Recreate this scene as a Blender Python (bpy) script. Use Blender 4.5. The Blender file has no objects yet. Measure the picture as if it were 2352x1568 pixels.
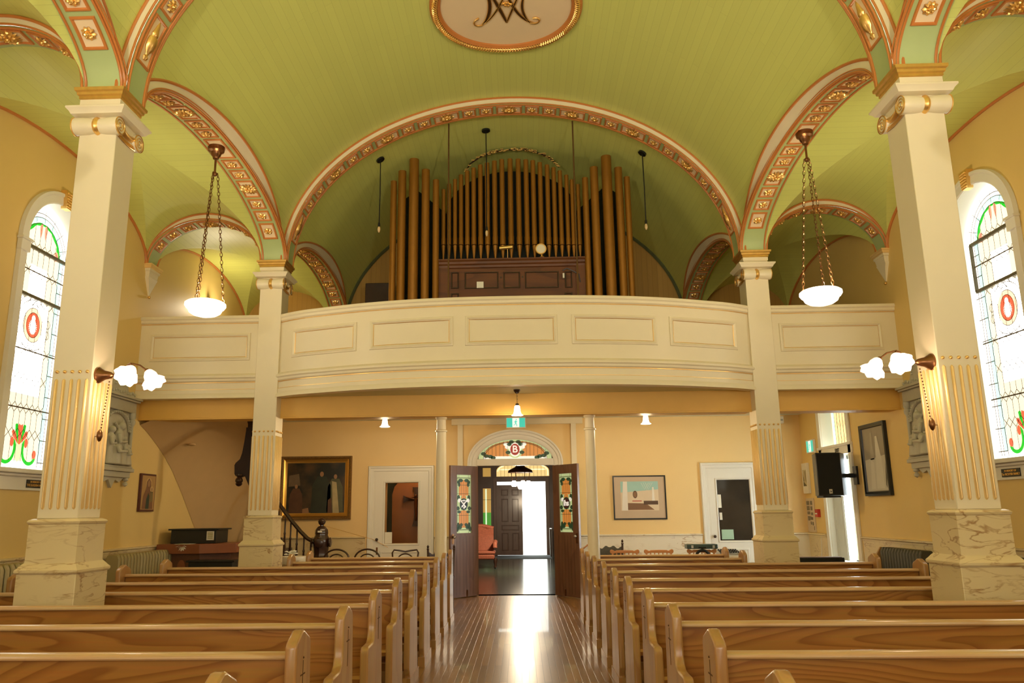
import bpy, bmesh, math, random
from math import pi, sin, cos, sqrt, radians
from mathutils import Vector, Matrix
from mathutils.geometry import tessellate_polygon
random.seed(7)
SC = bpy.context.scene
C = SC.collection
# ---------------------------------------------------------------- camera
CF, CPX = 1797.0, 1135.3
_p, _r, _y = radians(12.28), radians(-.59), radians(1.86)
CFW = Vector((-sin(_y)*cos(_p), cos(_y)*cos(_p), sin(_p)))
_rt = Vector((cos(_y), sin(_y), 0)); _up = _rt.cross(CFW)
CRT = _rt*cos(_r) + _up*sin(_r); CUP = _up*cos(_r) - _rt*sin(_r)
CLOC = Vector((.085, 0, 1.37))
cam = bpy.data.cameras.new('camera'); camo = bpy.data.objects.new('camera', cam); C.objects.link(camo)
cam.sensor_width = 36; cam.lens = CF/2352*36; cam.shift_x = (1176-CPX)/2352; cam.clip_start = .05
M3 = Matrix((CRT, CUP, -CFW)).transposed()
camo.matrix_world = Matrix.Translation(CLOC) @ M3.to_4x4()
SC.camera = camo
def at(px, py, ax, val):
    d = CFW + CRT*((px-CPX)/CF) - CUP*((py-784)/CF)
    i = 'xyz'.index(ax); return CLOC + d*((val-CLOC[i])/d[i])
# ---------------------------------------------------------------- world, exposure
W = bpy.data.worlds.new('world'); SC.world = W; W.use_nodes = True
W.node_tree.nodes['Background'].inputs[0].default_value = (.95, 1, .93, 1)
W.node_tree.nodes['Background'].inputs[1].default_value = 4.0
SC.view_settings.view_transform = 'Standard'; SC.view_settings.look = 'None'
SC.view_settings.exposure = -0.05; SC.view_settings.gamma = 1
WIN_E = 7.0      # brightness of the daylit stained glass
LAMP = 1.0
# ---------------------------------------------------------------- materials
MT = {}
def srgb(r, g, b):
    f = lambda c: ((c/255+.055)/1.055)**2.4 if c > 10 else c/255/12.92
    return (f(r), f(g), f(b), 1)
def nodes(name):
    m = bpy.data.materials.new(name); m.use_nodes = True; nt = m.node_tree
    return m, nt, nt.nodes['Principled BSDF'], nt.nodes.new, nt.links.new
def mat(name, col, rough=.5, metal=0, var=.06, scale=6, emit=0, ecol=None, spec=.5, bump=0, coat=0):
    if name in MT: return MT[name]
    m, nt, b, N, L = nodes(name)
    if len(col) == 3: col = (*col, 1)
    if var > 0:
        tc = N('ShaderNodeNewGeometry'); no = N('ShaderNodeTexNoise'); no.inputs['Scale'].default_value = scale
        no.inputs['Detail'].default_value = 4
        L(tc.outputs['Position'], no.inputs['Vector'])
        mx = N('ShaderNodeMix'); mx.data_type = 'RGBA'
        mx.inputs[6].default_value = tuple(c*(1-var) for c in col[:3])+(1,); mx.inputs[7].default_value = tuple(min(1, c*(1+var)) for c in col[:3])+(1,)
        L(no.outputs['Fac'], mx.inputs[0]); L(mx.outputs[2], b.inputs['Base Color'])
        if bump:
            bp = N('ShaderNodeBump'); bp.inputs['Strength'].default_value = bump; bp.inputs['Distance'].default_value = .01
            L(no.outputs['Fac'], bp.inputs['Height']); L(bp.outputs[0], b.inputs['Normal'])
    else: b.inputs['Base Color'].default_value = col
    b.inputs['Roughness'].default_value = rough; b.inputs['Metallic'].default_value = metal
    b.inputs['Specular IOR Level'].default_value = spec; b.inputs['Coat Weight'].default_value = coat
    if emit:
        b.inputs['Emission Color'].default_value = (*(ecol or col)[:3], 1); b.inputs['Emission Strength'].default_value = emit
    MT[name] = m; return m
def wood(name, c0, c1, axis=0, rough=.35, scale=1.0, coat=.3, rings=7):
    m, nt, b, N, L = nodes(name)
    g = N('ShaderNodeNewGeometry'); oi = N('ShaderNodeObjectInfo')
    cmb = N('ShaderNodeVectorMath'); cmb.operation = 'MULTIPLY_ADD'
    s = [3.2, 3.2, 3.2]; s[axis] = .55
    cmb.inputs[1].default_value = [q*scale for q in s]
    L(g.outputs['Position'], cmb.inputs[0])
    mu = N('ShaderNodeVectorMath'); mu.operation = 'SCALE'; mu.inputs[0].default_value = (13, 7, 5); L(oi.outputs['Random'], mu.inputs['Scale'])
    L(mu.outputs[0], cmb.inputs[2])
    no = N('ShaderNodeTexNoise'); no.inputs['Scale'].default_value = 1.1; no.inputs['Detail'].default_value = 1.5; no.inputs['Distortion'].default_value = .4
    L(cmb.outputs[0], no.inputs['Vector'])
    mm = N('ShaderNodeMath'); mm.operation = 'MULTIPLY'; mm.inputs[1].default_value = rings; L(no.outputs['Fac'], mm.inputs[0])
    fr = N('ShaderNodeMath'); fr.operation = 'FRACT'; L(mm.outputs[0], fr.inputs[0])
    cr = N('ShaderNodeValToRGB'); e = cr.color_ramp.elements; e[0].color = (*c1[:3], 1); e[1].color = (*c0[:3], 1)
    e[1].position = .55; x = cr.color_ramp.elements.new(.93); x.color = (*c0[:3], 1); y = cr.color_ramp.elements.new(1.0); y.color = (*c1[:3], 1)
    L(fr.outputs[0], cr.inputs[0])
    # fine fibres
    sc = N('ShaderNodeVectorMath'); sc.operation = 'MULTIPLY'; t = [60, 60, 60]; t[axis] = 2.0; sc.inputs[1].default_value = t
    L(g.outputs['Position'], sc.inputs[0]); n2 = N('ShaderNodeTexNoise'); n2.inputs['Scale'].default_value = 1; L(sc.outputs[0], n2.inputs['Vector'])
    mx = N('ShaderNodeMix'); mx.data_type = 'RGBA'; mx.blend_type = 'MULTIPLY'; mx.inputs[0].default_value = .35
    L(cr.outputs[0], mx.inputs[6]); L(n2.outputs['Color'], mx.inputs[7]); 
    hs = N('ShaderNodeMix'); hs.data_type = 'RGBA'; hs.inputs[0].default_value = .25; hs.inputs[7].default_value = (*c0[:3], 1)
    L(mx.outputs[2], hs.inputs[6]); L(hs.outputs[2], b.inputs['Base Color'])
    b.inputs['Roughness'].default_value = rough; b.inputs['Coat Weight'].default_value = coat; b.inputs['Coat Roughness'].default_value = .15
    MT[name] = m; return m
def boards(name, col, width, length, line=.72, rough=.45, uv=True, axis='xy', mortar=.012, var=.05, spec=.5, coat=0, c2=None):
    """tongue-and-groove boards: brick rows across, long in the second direction"""
    m, nt, b, N, L = nodes(name)
    if uv:
        s = N('ShaderNodeUVMap').outputs[0]
    else: s = N('ShaderNodeNewGeometry').outputs['Position']
    sep = N('ShaderNodeSeparateXYZ'); L(s, sep.inputs[0]); cb = N('ShaderNodeCombineXYZ')
    a = {'x': 0, 'y': 1, 'z': 2}
    L(sep.outputs[a[axis[1]]], cb.inputs[0]); L(sep.outputs[a[axis[0]]], cb.inputs[1])
    br = N('ShaderNodeTexBrick'); br.inputs['Scale'].default_value = 1; br.inputs['Brick Width'].default_value = length
    br.inputs['Row Height'].default_value = width; br.inputs['Mortar Size'].default_value = width*mortar*2; br.inputs['Mortar Smooth'].default_value = .3
    br.offset = .37; c2 = c2 or tuple(q*(1-var*2) for q in col[:3])
    br.inputs['Color1'].default_value = (*col[:3], 1); br.inputs['Color2'].default_value = (*c2[:3], 1)
    br.inputs['Mortar'].default_value = tuple(q*line for q in col[:3])+(1,)
    L(cb.outputs[0], br.inputs['Vector'])
    L(br.outputs['Color'], b.inputs['Base Color'])
    b.inputs['Roughness'].default_value = rough; b.inputs['Specular IOR Level'].default_value = spec; b.inputs['Coat Weight'].default_value = coat
    bp = N('ShaderNodeBump'); bp.inputs['Strength'].default_value = .3; bp.inputs['Distance'].default_value = .004; bp.invert = True
    L(br.outputs['Fac'], bp.inputs['Height']); L(bp.outputs[0], b.inputs['Normal'])
    MT[name] = m; return m
def marble(name, c0, c1):
    m, nt, b, N, L = nodes(name)
    g = N('ShaderNodeNewGeometry'); mp = N('ShaderNodeMapping'); mp.inputs['Rotation'].default_value = (.5, .55, 0); mp.inputs['Scale'].default_value = (3, 3, 11)
    L(g.outputs['Position'], mp.inputs[0])
    no = N('ShaderNodeTexNoise'); no.inputs['Scale'].default_value = 1.0; no.inputs['Detail'].default_value = 5; no.inputs['Distortion'].default_value = .7
    L(mp.outputs[0], no.inputs['Vector'])
    mm = N('ShaderNodeMath'); mm.operation = 'SUBTRACT'; mm.inputs[1].default_value = .52; L(no.outputs['Fac'], mm.inputs[0])
    ab = N('ShaderNodeMath'); ab.operation = 'ABSOLUTE'; L(mm.outputs[0], ab.inputs[0])
    cr = N('ShaderNodeValToRGB'); cr.color_ramp.elements[0].color = (*c1, 1); cr.color_ramp.elements[1].color = (*c0, 1); cr.color_ramp.elements[1].position = .03
    L(ab.outputs[0], cr.inputs[0])
    n2 = N('ShaderNodeTexNoise'); n2.inputs['Scale'].default_value = 3; n2.inputs['Detail'].default_value = 3; L(g.outputs['Position'], n2.inputs['Vector'])
    c2 = N('ShaderNodeValToRGB'); c2.color_ramp.elements[0].position = .42; c2.color_ramp.elements[1].position = .7; L(n2.outputs['Fac'], c2.inputs[0])
    mx = N('ShaderNodeMix'); mx.data_type = 'RGBA'; mx.inputs[6].default_value = (*c0, 1); L(c2.outputs[0], mx.inputs[0]); L(cr.outputs[0], mx.inputs[7])
    L(mx.outputs[2], b.inputs['Base Color']); b.inputs['Roughness'].default_value = .32
    MT[name] = m; return m
CREAM = (.80, .71, .49)
cream = mat('cream_paint', CREAM, .38, var=.03)
creamp = mat('panel_cream_paint', (.84, .67, .42), .4, var=.03)
ochre = mat('ochre_wall_paint', (.76, .545, .19), .5, var=.04, scale=2)
wallp = mat('pale_wall_paint', (.84, .61, .27), .5, var=.04, scale=2)
white = mat('white_trim_paint', (.80, .77, .66), .35, var=.03)
copper = mat('copper_paint', (.56, .20, .045), .38, var=.08)
gold = mat('gold_leaf', (.86, .55, .18), .3, metal=.85, var=.15, scale=20)
golddk = mat('aged_gold', (.50, .27, .07), .35, metal=.8, var=.3, scale=30)
greenp = mat('green_paint', (.42, .52, .22), .5, var=.04)
greenb = boards('green_boards', (.66, .71, .20), .082, 2.7, line=.80, rough=.42, var=.02)
tan = boards('tan_wall_boards', (.50, .28, .05), .09, 4, line=.6, uv=False, axis='xz', rough=.5)
floorm = boards('floor_boards', (.36, .19, .065), .062, 1.9, line=.35, rough=.3, uv=False, axis='xy', mortar=.02, var=.22, coat=.25)
vestf = mat('dark_green_linoleum', (.05, .07, .05), .16, var=.5, scale=9)
marb = marble('painted_marble', (.70, .57, .31), (.30, .13, .03))
marbw = marble('painted_marble_pale', (.80, .74, .58), (.45, .30, .15))
pine = wood('honey_pine', (.47, .215, .045), (.25, .085, .012), 0, .33, rings=19)
pinez = wood('honey_pine_upright', (.52, .29, .10), (.38, .18, .05), 2, .3, rings=4)
railw = wood('pale_pine_rail', (.66, .42, .19), (.52, .29, .10), 0, .3, rings=4)
dark = mat('dark_stained_wood', (.035, .014, .007), .28, var=.3, scale=12, coat=.3)
brown = wood('brown_door_wood', (.22, .11, .062), (.16, .075, .042), 2, .38, rings=5)
orgw = wood('organ_case_wood', (.15, .045, .006), (.08, .022, .003), 0, .5, coat=0, rings=5)
black = mat('black_lacquer', (.008, .01, .008), .35, var=0)
blackm = mat('black_cloth', (.006, .008, .006), .8, var=0)
bronze = mat('bronze', (.22, .10, .04), .3, metal=.9, var=.2)
pipe = mat('organ_pipe_gilt', (.30, .13, .012), .42, metal=.45, var=.08, scale=3)
stone = mat('grey_plaster', (.50, .47, .36), .6, var=.08, scale=15)
iron = mat('olive_radiator_paint', (.34, .28, .13), .4, metal=.2, var=.1)
lead = mat('lead_came', (.10, .07, .03), .6, var=0)
paper = mat('paper', (.80, .78, .66), .7, var=.03)
silver = mat('brushed_steel', (.55, .55, .52), .3, metal=.9, var=.1)
def glow(name, col, e):
    if name in MT: return MT[name]
    m, nt, b, N, L = nodes(name)
    b.inputs['Base Color'].default_value = (*[min(.8, c) for c in col[:3]], 1); b.inputs['Roughness'].default_value = .35
    g = N('ShaderNodeNewGeometry'); no = N('ShaderNodeTexNoise'); no.inputs['Scale'].default_value = 5
    L(g.outputs['Position'], no.inputs['Vector']); mx = N('ShaderNodeMix'); mx.data_type = 'RGBA'
    mx.inputs[6].default_value = tuple(c*.85 for c in col[:3])+(1,); mx.inputs[7].default_value = tuple(c for c in col[:3])+(1,)
    L(no.outputs['Fac'], mx.inputs[0]); L(mx.outputs[2], b.inputs['Emission Color']); b.inputs['Emission Strength'].default_value = e
    MT[name] = m; return m
# ---------------------------------------------------------------- mesh helper
WL = {}
class G:
    def __init__(s): s.v = []; s.f = []; s.m = []; s.uv = {}
    def q(s, pts, m=0, uv=None):
        n = len(s.v); s.v += [tuple(p) for p in pts]; s.f.append(tuple(range(n, n+len(pts)))); s.m.append(m)
        if uv: s.uv[len(s.f)-1] = uv
    def box(s, x0, x1, y0, y1, z0, z1, m=0):
        n = len(s.v); s.v += [(x, y, z) for x in (x0, x1) for y in (y0, y1) for z in (z0, z1)]
        for f in ((0, 1, 3, 2), (4, 6, 7, 5), (0, 4, 5, 1), (2, 3, 7, 6), (0, 2, 6, 4), (1, 5, 7, 3)):
            s.f.append(tuple(n+i for i in f)); s.m.append(m)
        return s
    def grid(s, rows, m=0, close=False, uvs=None):
        n = len(s.v); k = len(rows[0])
        for r in rows: s.v += [tuple(p) for p in r]
        for i in range(len(rows)-1):
            for j in range(k if close else k-1):
                a = n+i*k+j; b = n+i*k+(j+1) % k
                s.f.append((a, b, b+k, a+k)); s.m.append(m)
                if uvs: s.uv[len(s.f)-1] = [uvs[i][j], uvs[i][j+1], uvs[i+1][j+1], uvs[i+1][j]]
        return s
    def prism(s, pts, h0, h1, ax='z', m=0):
        mp = {'z': lambda a, b, h: (a, b, h), 'y': lambda a, b, h: (a, h, b), 'x': lambda a, b, h: (h, a, b)}[ax]
        n = len(s.v); k = len(pts)
        s.v += [mp(a, b, h0) for a, b in pts] + [mp(a, b, h1) for a, b in pts]
        s.f.append(tuple(range(n, n+k))); s.m.append(m); s.f.append(tuple(range(n+2*k-1, n+k-1, -1))); s.m.append(m)
        for i in range(k):
            j = (i+1) % k; s.f.append((n+i, n+k+i, n+k+j, n+j)); s.m.append(m)
        return s
    def lathe(s, prof, c=(0, 0, 0), n=16, ax='z', m=0, sx=1, sy=1, cap=True):
        rows = []
        for r, h in prof:
            row = []
            for i in range(n):
                a = 2*pi*i/n; p, q = r*cos(a)*sx, r*sin(a)*sy
                row.append({'z': (c[0]+p, c[1]+q, c[2]+h), 'x': (c[0]+h, c[1]+p, c[2]+q), 'y': (c[0]+p, c[1]+h, c[2]+q)}[ax])
            rows.append(row)
        s.grid(rows, m, True)
        k = len(s.v)-n*len(rows)
        if cap and prof[0][0] > 1e-4: s.f.append(tuple(range(k, k+n))); s.m.append(m)
        if cap and prof[-1][0] > 1e-4: s.f.append(tuple(range(len(s.v)-1, len(s.v)-n-1, -1))); s.m.append(m)
        return s
    def ball(s, c, r, n=10, m=0, sc=(1, 1, 1)):
        k = max(4, n//2)
        return s.lathe([(r*sin(pi*i/k)+1e-5, -r*cos(pi*i/k)*sc[2]) for i in range(k+1)], c, n, 'z', m, sc[0], sc[1])
    def tube(s, pts, r, n=8, close=False, m=0):
        P = [Vector(p) for p in pts]; rows = []; N = None; R = r if hasattr(r, '__len__') else [r]*len(P)
        for i, p in enumerate(P):
            if close: t = P[(i+1) % len(P)]-P[i-1]
            else: t = P[min(i+1, len(P)-1)]-P[max(i-1, 0)]
            t.normalize()
            if N is None: N = t.orthogonal().normalized()
            N = (N-t*N.dot(t)); N = N.normalized() if N.length > 1e-6 else t.orthogonal().normalized()
            B = t.cross(N); rows.append([p+(N*cos(2*pi*j/n)+B*sin(2*pi*j/n))*R[i] for j in range(n)])
        if close: rows.append(rows[0])
        k = len(s.v); s.grid(rows, m, True)
        if not close: s.f.append(tuple(range(k, k+n))); s.m.append(m); s.f.append(tuple(range(len(s.v)-1, len(s.v)-n-1, -1))); s.m.append(m)
        return s
    def sweep(s, path, prof, m=0, up=Vector((0, 0, 1)), close=False, sidef=None):
        """profile (outward, up) along a path; outward = right-hand normal of the path unless sidef"""
        P = [Vector(p) for p in path]; rows = []; n = len(P)
        for i, p in enumerate(P):
            if close: a, b = (P[i]-P[i-1]).normalized(), (P[(i+1) % n]-P[i]).normalized()
            else:
                a = (P[i]-P[i-1]).normalized() if i else (P[1]-P[0]).normalized()
                b = (P[i+1]-P[i]).normalized() if i < n-1 else a
            if sidef: o = sidef(i, p); u = up
            else:
                na, nb = a.cross(up), b.cross(up); na.normalize(); nb.normalize()
                o = (na+nb); o = o/max(.2, o.dot(na))if o.length > 1e-6 else na; u = up
            rows.append([p+o*c+u*d for c, d in prof])
        if close: rows.append(rows[0])
        s.grid(rows, m, True)
        if not close:
            k = len(s.v)-len(rows)*len(prof); q = len(prof)
            s.f.append(tuple(range(k, k+q))); s.m.append(m); s.f.append(tuple(range(len(s.v)-1, len(s.v)-q-1, -1))); s.m.append(m)
        return s
    def xf(s, M, i0=0):
        for i in range(i0, len(s.v)): s.v[i] = tuple(M @ Vector(s.v[i]))
        return s
    def build(s, name, mats, parent=None, bevel=0, ang=35, recalc=True, local=False, seg=2):
        me = bpy.data.meshes.new(name)
        off = Vector((0, 0, 0))
        if parent is not None and not local: off = WL[parent.name]
        me.from_pydata([tuple(Vector(v)-off) for v in s.v], [], s.f)
        if not hasattr(mats, '__len__'): mats = [mats]
        for q in mats: me.materials.append(q)
        me.polygons.foreach_set('material_index', s.m)
        if s.uv:
            ul = me.uv_layers.new(name='UVMap')
            for pi_, uv in s.uv.items():
                for k, li in enumerate(me.polygons[pi_].loop_indices): ul.data[li].uv = uv[k]
        if recalc:
            bm = bmesh.new(); bm.from_mesh(me); bmesh.ops.remove_doubles(bm, verts=bm.verts, dist=1e-5)
            bmesh.ops.recalc_face_normals(bm, faces=bm.faces); bm.to_mesh(me); bm.free()
        me.polygons.foreach_set('use_smooth', [True]*len(me.polygons)); me.set_sharp_from_angle(angle=radians(ang)); me.update()
        o = bpy.data.objects.new(name, me); C.objects.link(o)
        if parent is not None: o.parent = parent; WL[o.name] = WL[parent.name]
        else: WL[o.name] = Vector((0, 0, 0))
        if bevel:
            b = o.modifiers.new('bevel', 'BEVEL'); b.width = bevel; b.segments = seg; b.limit_method = 'ANGLE'
        return o
def tag(o, label=None, cat=None, group=None, kind=None):
    if label: o['label'] = label
    if cat: o['category'] = cat
    if group: o['group'] = group
    if kind: o['kind'] = kind
    return o
def thing(name, loc, label, cat, group=None):
    o = bpy.data.objects.new(name, None); C.objects.link(o); o.location = loc; o.empty_display_size = .1
    WL[o.name] = Vector(loc); return tag(o, label, cat, group)
KIDS = {}
def dup(root, loc=None, rz=None, label=None, scale=None, skip=()):
    def rec(o, par):
        c = o.copy(); C.objects.link(c)
        if par is not None: c.parent = par
        for ch in list(o.children):
            if ch.name.split('.')[0] in skip: continue
            rec(ch, c)
        return c
    r = rec(root, None)
    if loc is not None: r.location = loc
    if rz is not None: r.rotation_euler = (0, 0, rz)
    if scale: r.scale = scale
    if label: r['label'] = label
    return r
def lamp(name, loc, power, col, r=.05, parent=None):
    l = bpy.data.lights.new(name, 'POINT'); l.energy = power; l.color = col; l.shadow_soft_size = r
    o = bpy.data.objects.new(name, l); C.objects.link(o)
    if parent is not None: o.parent = parent; o.location = Vector(loc)-WL[parent.name]
    else: o.location = loc
    return o
def frame2d(g, x0, x1, z0, z1, w, prof, put, m=0):
    """mitred rectangular frame: prof = [(t across from outer edge 0..w, height)], put(x,z,h)->point"""
    rows = []
    for t, h in prof:
        r = [put(x0+t, z0+t, h), put(x1-t, z0+t, h), put(x1-t, z1-t, h), put(x0+t, z1-t, h)]
        rows.append(r)
    g.grid(rows, m, True); return g
# ---------------------------------------------------------------- building dimensions
XN = 3.03; CW = .295; XO = XN+CW; XW = 4.9       # nave face of columns, aisle face, side walls
YC = [1.20, 5.52, 9.85]; YR = 13.70; ZS = 4.66      # front faces of the column rows, rear wall, springing
VA, VB = 3.07, 2.30
def col_arc(a, b, n=200):
    pts = []; s = 0; last = None
    for i in range(n+1):
        t = pi*i/n; p = (-a*cos(t), b*sin(t))
        if last: s += math.hypot(p[0]-last[0], p[1]-last[1])
        pts.append((s, p[0], p[1])); last = p
    return pts
def arc_at(tab, s):
    lo, hi = 0, len(tab)-1
    while hi-lo > 1:
        m = (lo+hi)//2
        if tab[m][0] > s: hi = m
        else: lo = m
    a, b = tab[lo], tab[hi]; t = (s-a[0])/(b[0]-a[0]); dx, dz = b[1]-a[1], b[2]-a[2]; l = math.hypot(dx, dz)
    return a[1]+dx*t, a[2]+dz*t, dx/l, dz/l
# ---------------------------------------------------------------- floors and outside
g = G(); g.box(-XW-.3, XW+.3, -3.6, YR+.02, -.2, 0); tag(g.build('floor', floorm), kind='structure')
g = G(); g.box(-2.2, 2.2, YR+.02, 26.6, -.2, .0); tag(g.build('floor', vestf), kind='structure')
g = G(); g.box(-14, 14, 26.6, 60, -.3, -.1); tag(g.build('floor', mat('pale_paving', (.6, .6, .55), .7)), kind='structure')
# ---------------------------------------------------------------- vaults
def zlow(y, yc, a, b):
    t = 1-((y-yc)/a)**2
    return ZS + b*sqrt(max(0, t))
NT = col_arc(VA, VB, 400)
def theta_of(z): return math.asin(min(1, max(0, (z-ZS)/VB)))
def nave_bay(y0, y1, lunette=True, yc=None, la=2.13):
    g = G(); ny, ns = 56, 72; rows = []; uvs = []
    for i in range(ny+1):
        y = y0+(y1-y0)*i/ny; zl = zlow(y, yc, la, .74) if lunette else ZS
        t0 = theta_of(zl); row = []; uv = []
        for j in range(ns+1):
            t = t0+(pi-2*t0)*j/ns
            s = NT[int(t/pi*400)][0] if t < pi else NT[-1][0]
            k = t/pi*400; k0 = min(399, int(k)); s = NT[k0][0]+(NT[k0+1][0]-NT[k0][0])*(k-k0)
            row.append((-VA*cos(t), y, ZS+VB*sin(t))); uv.append((s, y))
        rows.append(row); uvs.append(uv)
    g.grid(rows, 0, uvs=uvs)
    return tag(g.build('ceiling', greenb, recalc=False), kind='structure')
GY0, GY1 = YC[2]+CW, YR                      # gallery bay
bays = [(-3.1, YC[0]), (YC[0]+CW, YC[1]), (YC[1]+CW, YC[2]), (GY0, GY1)]
BC = [(a+b)/2 for a, b in bays]
LA = [(b-a)/2+.11 for a, b in bays]
for (a, b), c, la in zip(bays, BC, LA): nave_bay(a, b, True, c, la)
def aisle_bay(y0, y1, sx):
    ya, yc = (y1-y0)/2, (y0+y1)/2; xa, xc = (XW-XO)/2, (XW+XO)/2; vb = .70; n = 24
    g = G()
    for sg in (-1, 1):
        rows = []; uvs = []
        for i in range(n+1):
            t = -pi/2+pi*i/n; y = yc+ya*sin(t); z = ZS+vb*cos(t); row = []; uv = []
            for j in range(9):
                x = xc+sg*xa*(abs(sin(t))+(1-abs(sin(t)))*j/8); row.append((sx*x, y, z)); uv.append((t*1.3, x))
            rows.append(row); uvs.append(uv)
        g.grid(rows, 0, uvs=uvs); rows = []; uvs = []
        for i in range(n+1):
            t = -pi/2+pi*i/n; x = xc+xa*sin(t); z = ZS+vb*cos(t); row = []; uv = []
            for j in range(9):
                y = yc+sg*ya*(abs(sin(t))+(1-abs(sin(t)))*j/8); row.append((sx*x, y, z)); uv.append((t*.8, y))
            rows.append(row); uvs.append(uv)
        g.grid(rows, 0, uvs=uvs)
    tag(g.build('ceiling', greenb, recalc=False), kind='structure')
for a, b in bays:
    for sx in (-1, 1): aisle_bay(a, b, sx)
# roof slabs above keep daylight out of the vaults
g = G(); g.box(-5.6, 5.6, -3.6, YR+.4, 7.3, 7.4); tag(g.build('ceiling', white), kind='structure')
# ---------------------------------------------------------------- decorated arches
def petals(n, r, w, h0, inner, g, m=0, z0=0.0):
    for k in range(n):
        a = 2*pi*k/n; rows = []
        for i in range(5):
            t = i/4; rr = inner+(r-inner)*t; ww = w*sin(pi*min(.96, .12+t*.86))
            zz = z0+h0*(.35+.65*sin(pi*min(1, t*.9+.05)))
            rows.append([(rr*cos(a)-q*ww*sin(a), rr*sin(a)+q*ww*cos(a), zz-abs(q)*h0*.45) for q in (-1, -.4, 0, .4, 1)])
        g.grid(rows, m)
def rosette_mesh(big):
    g = G()
    if big:
        petals(16, .108, .021, .022, .02, g); petals(10, .070, .022, .036, .01, g)
        g.ball((0, 0, .03), .022, 10)
    else:
        petals(9, .056, .023, .026, .008, g); g.ball((0, 0, .02), .02, 10)
    return g
def urn_mesh():
    g = G(); pr = [(.0, -.17), (.018, -.165), (.03, -.14), (.015, -.12), (.02, -.1), (.05, -.06), (.06, 0), (.05, .04), (.03, .05), (.04, .07), (.035, .09), (.028, .11), (.02, .15), (.0, .2)]
    return g.lathe([(r, h) for r, h in pr], (0, 0, .01), 12, 'y', 0, 1, .6)
ROS = {}
def mesh_of(g, name, m):
    o = g.build(name, m); me = o.data; bpy.data.objects.remove(o); return me
ROS['s'] = mesh_of(rosette_mesh(False), 'rosette', gold); ROS['l'] = mesh_of(rosette_mesh(True), 'rosette', gold); ROS['u'] = mesh_of(urn_mesh(), 'urn_ornament', gold)
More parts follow.
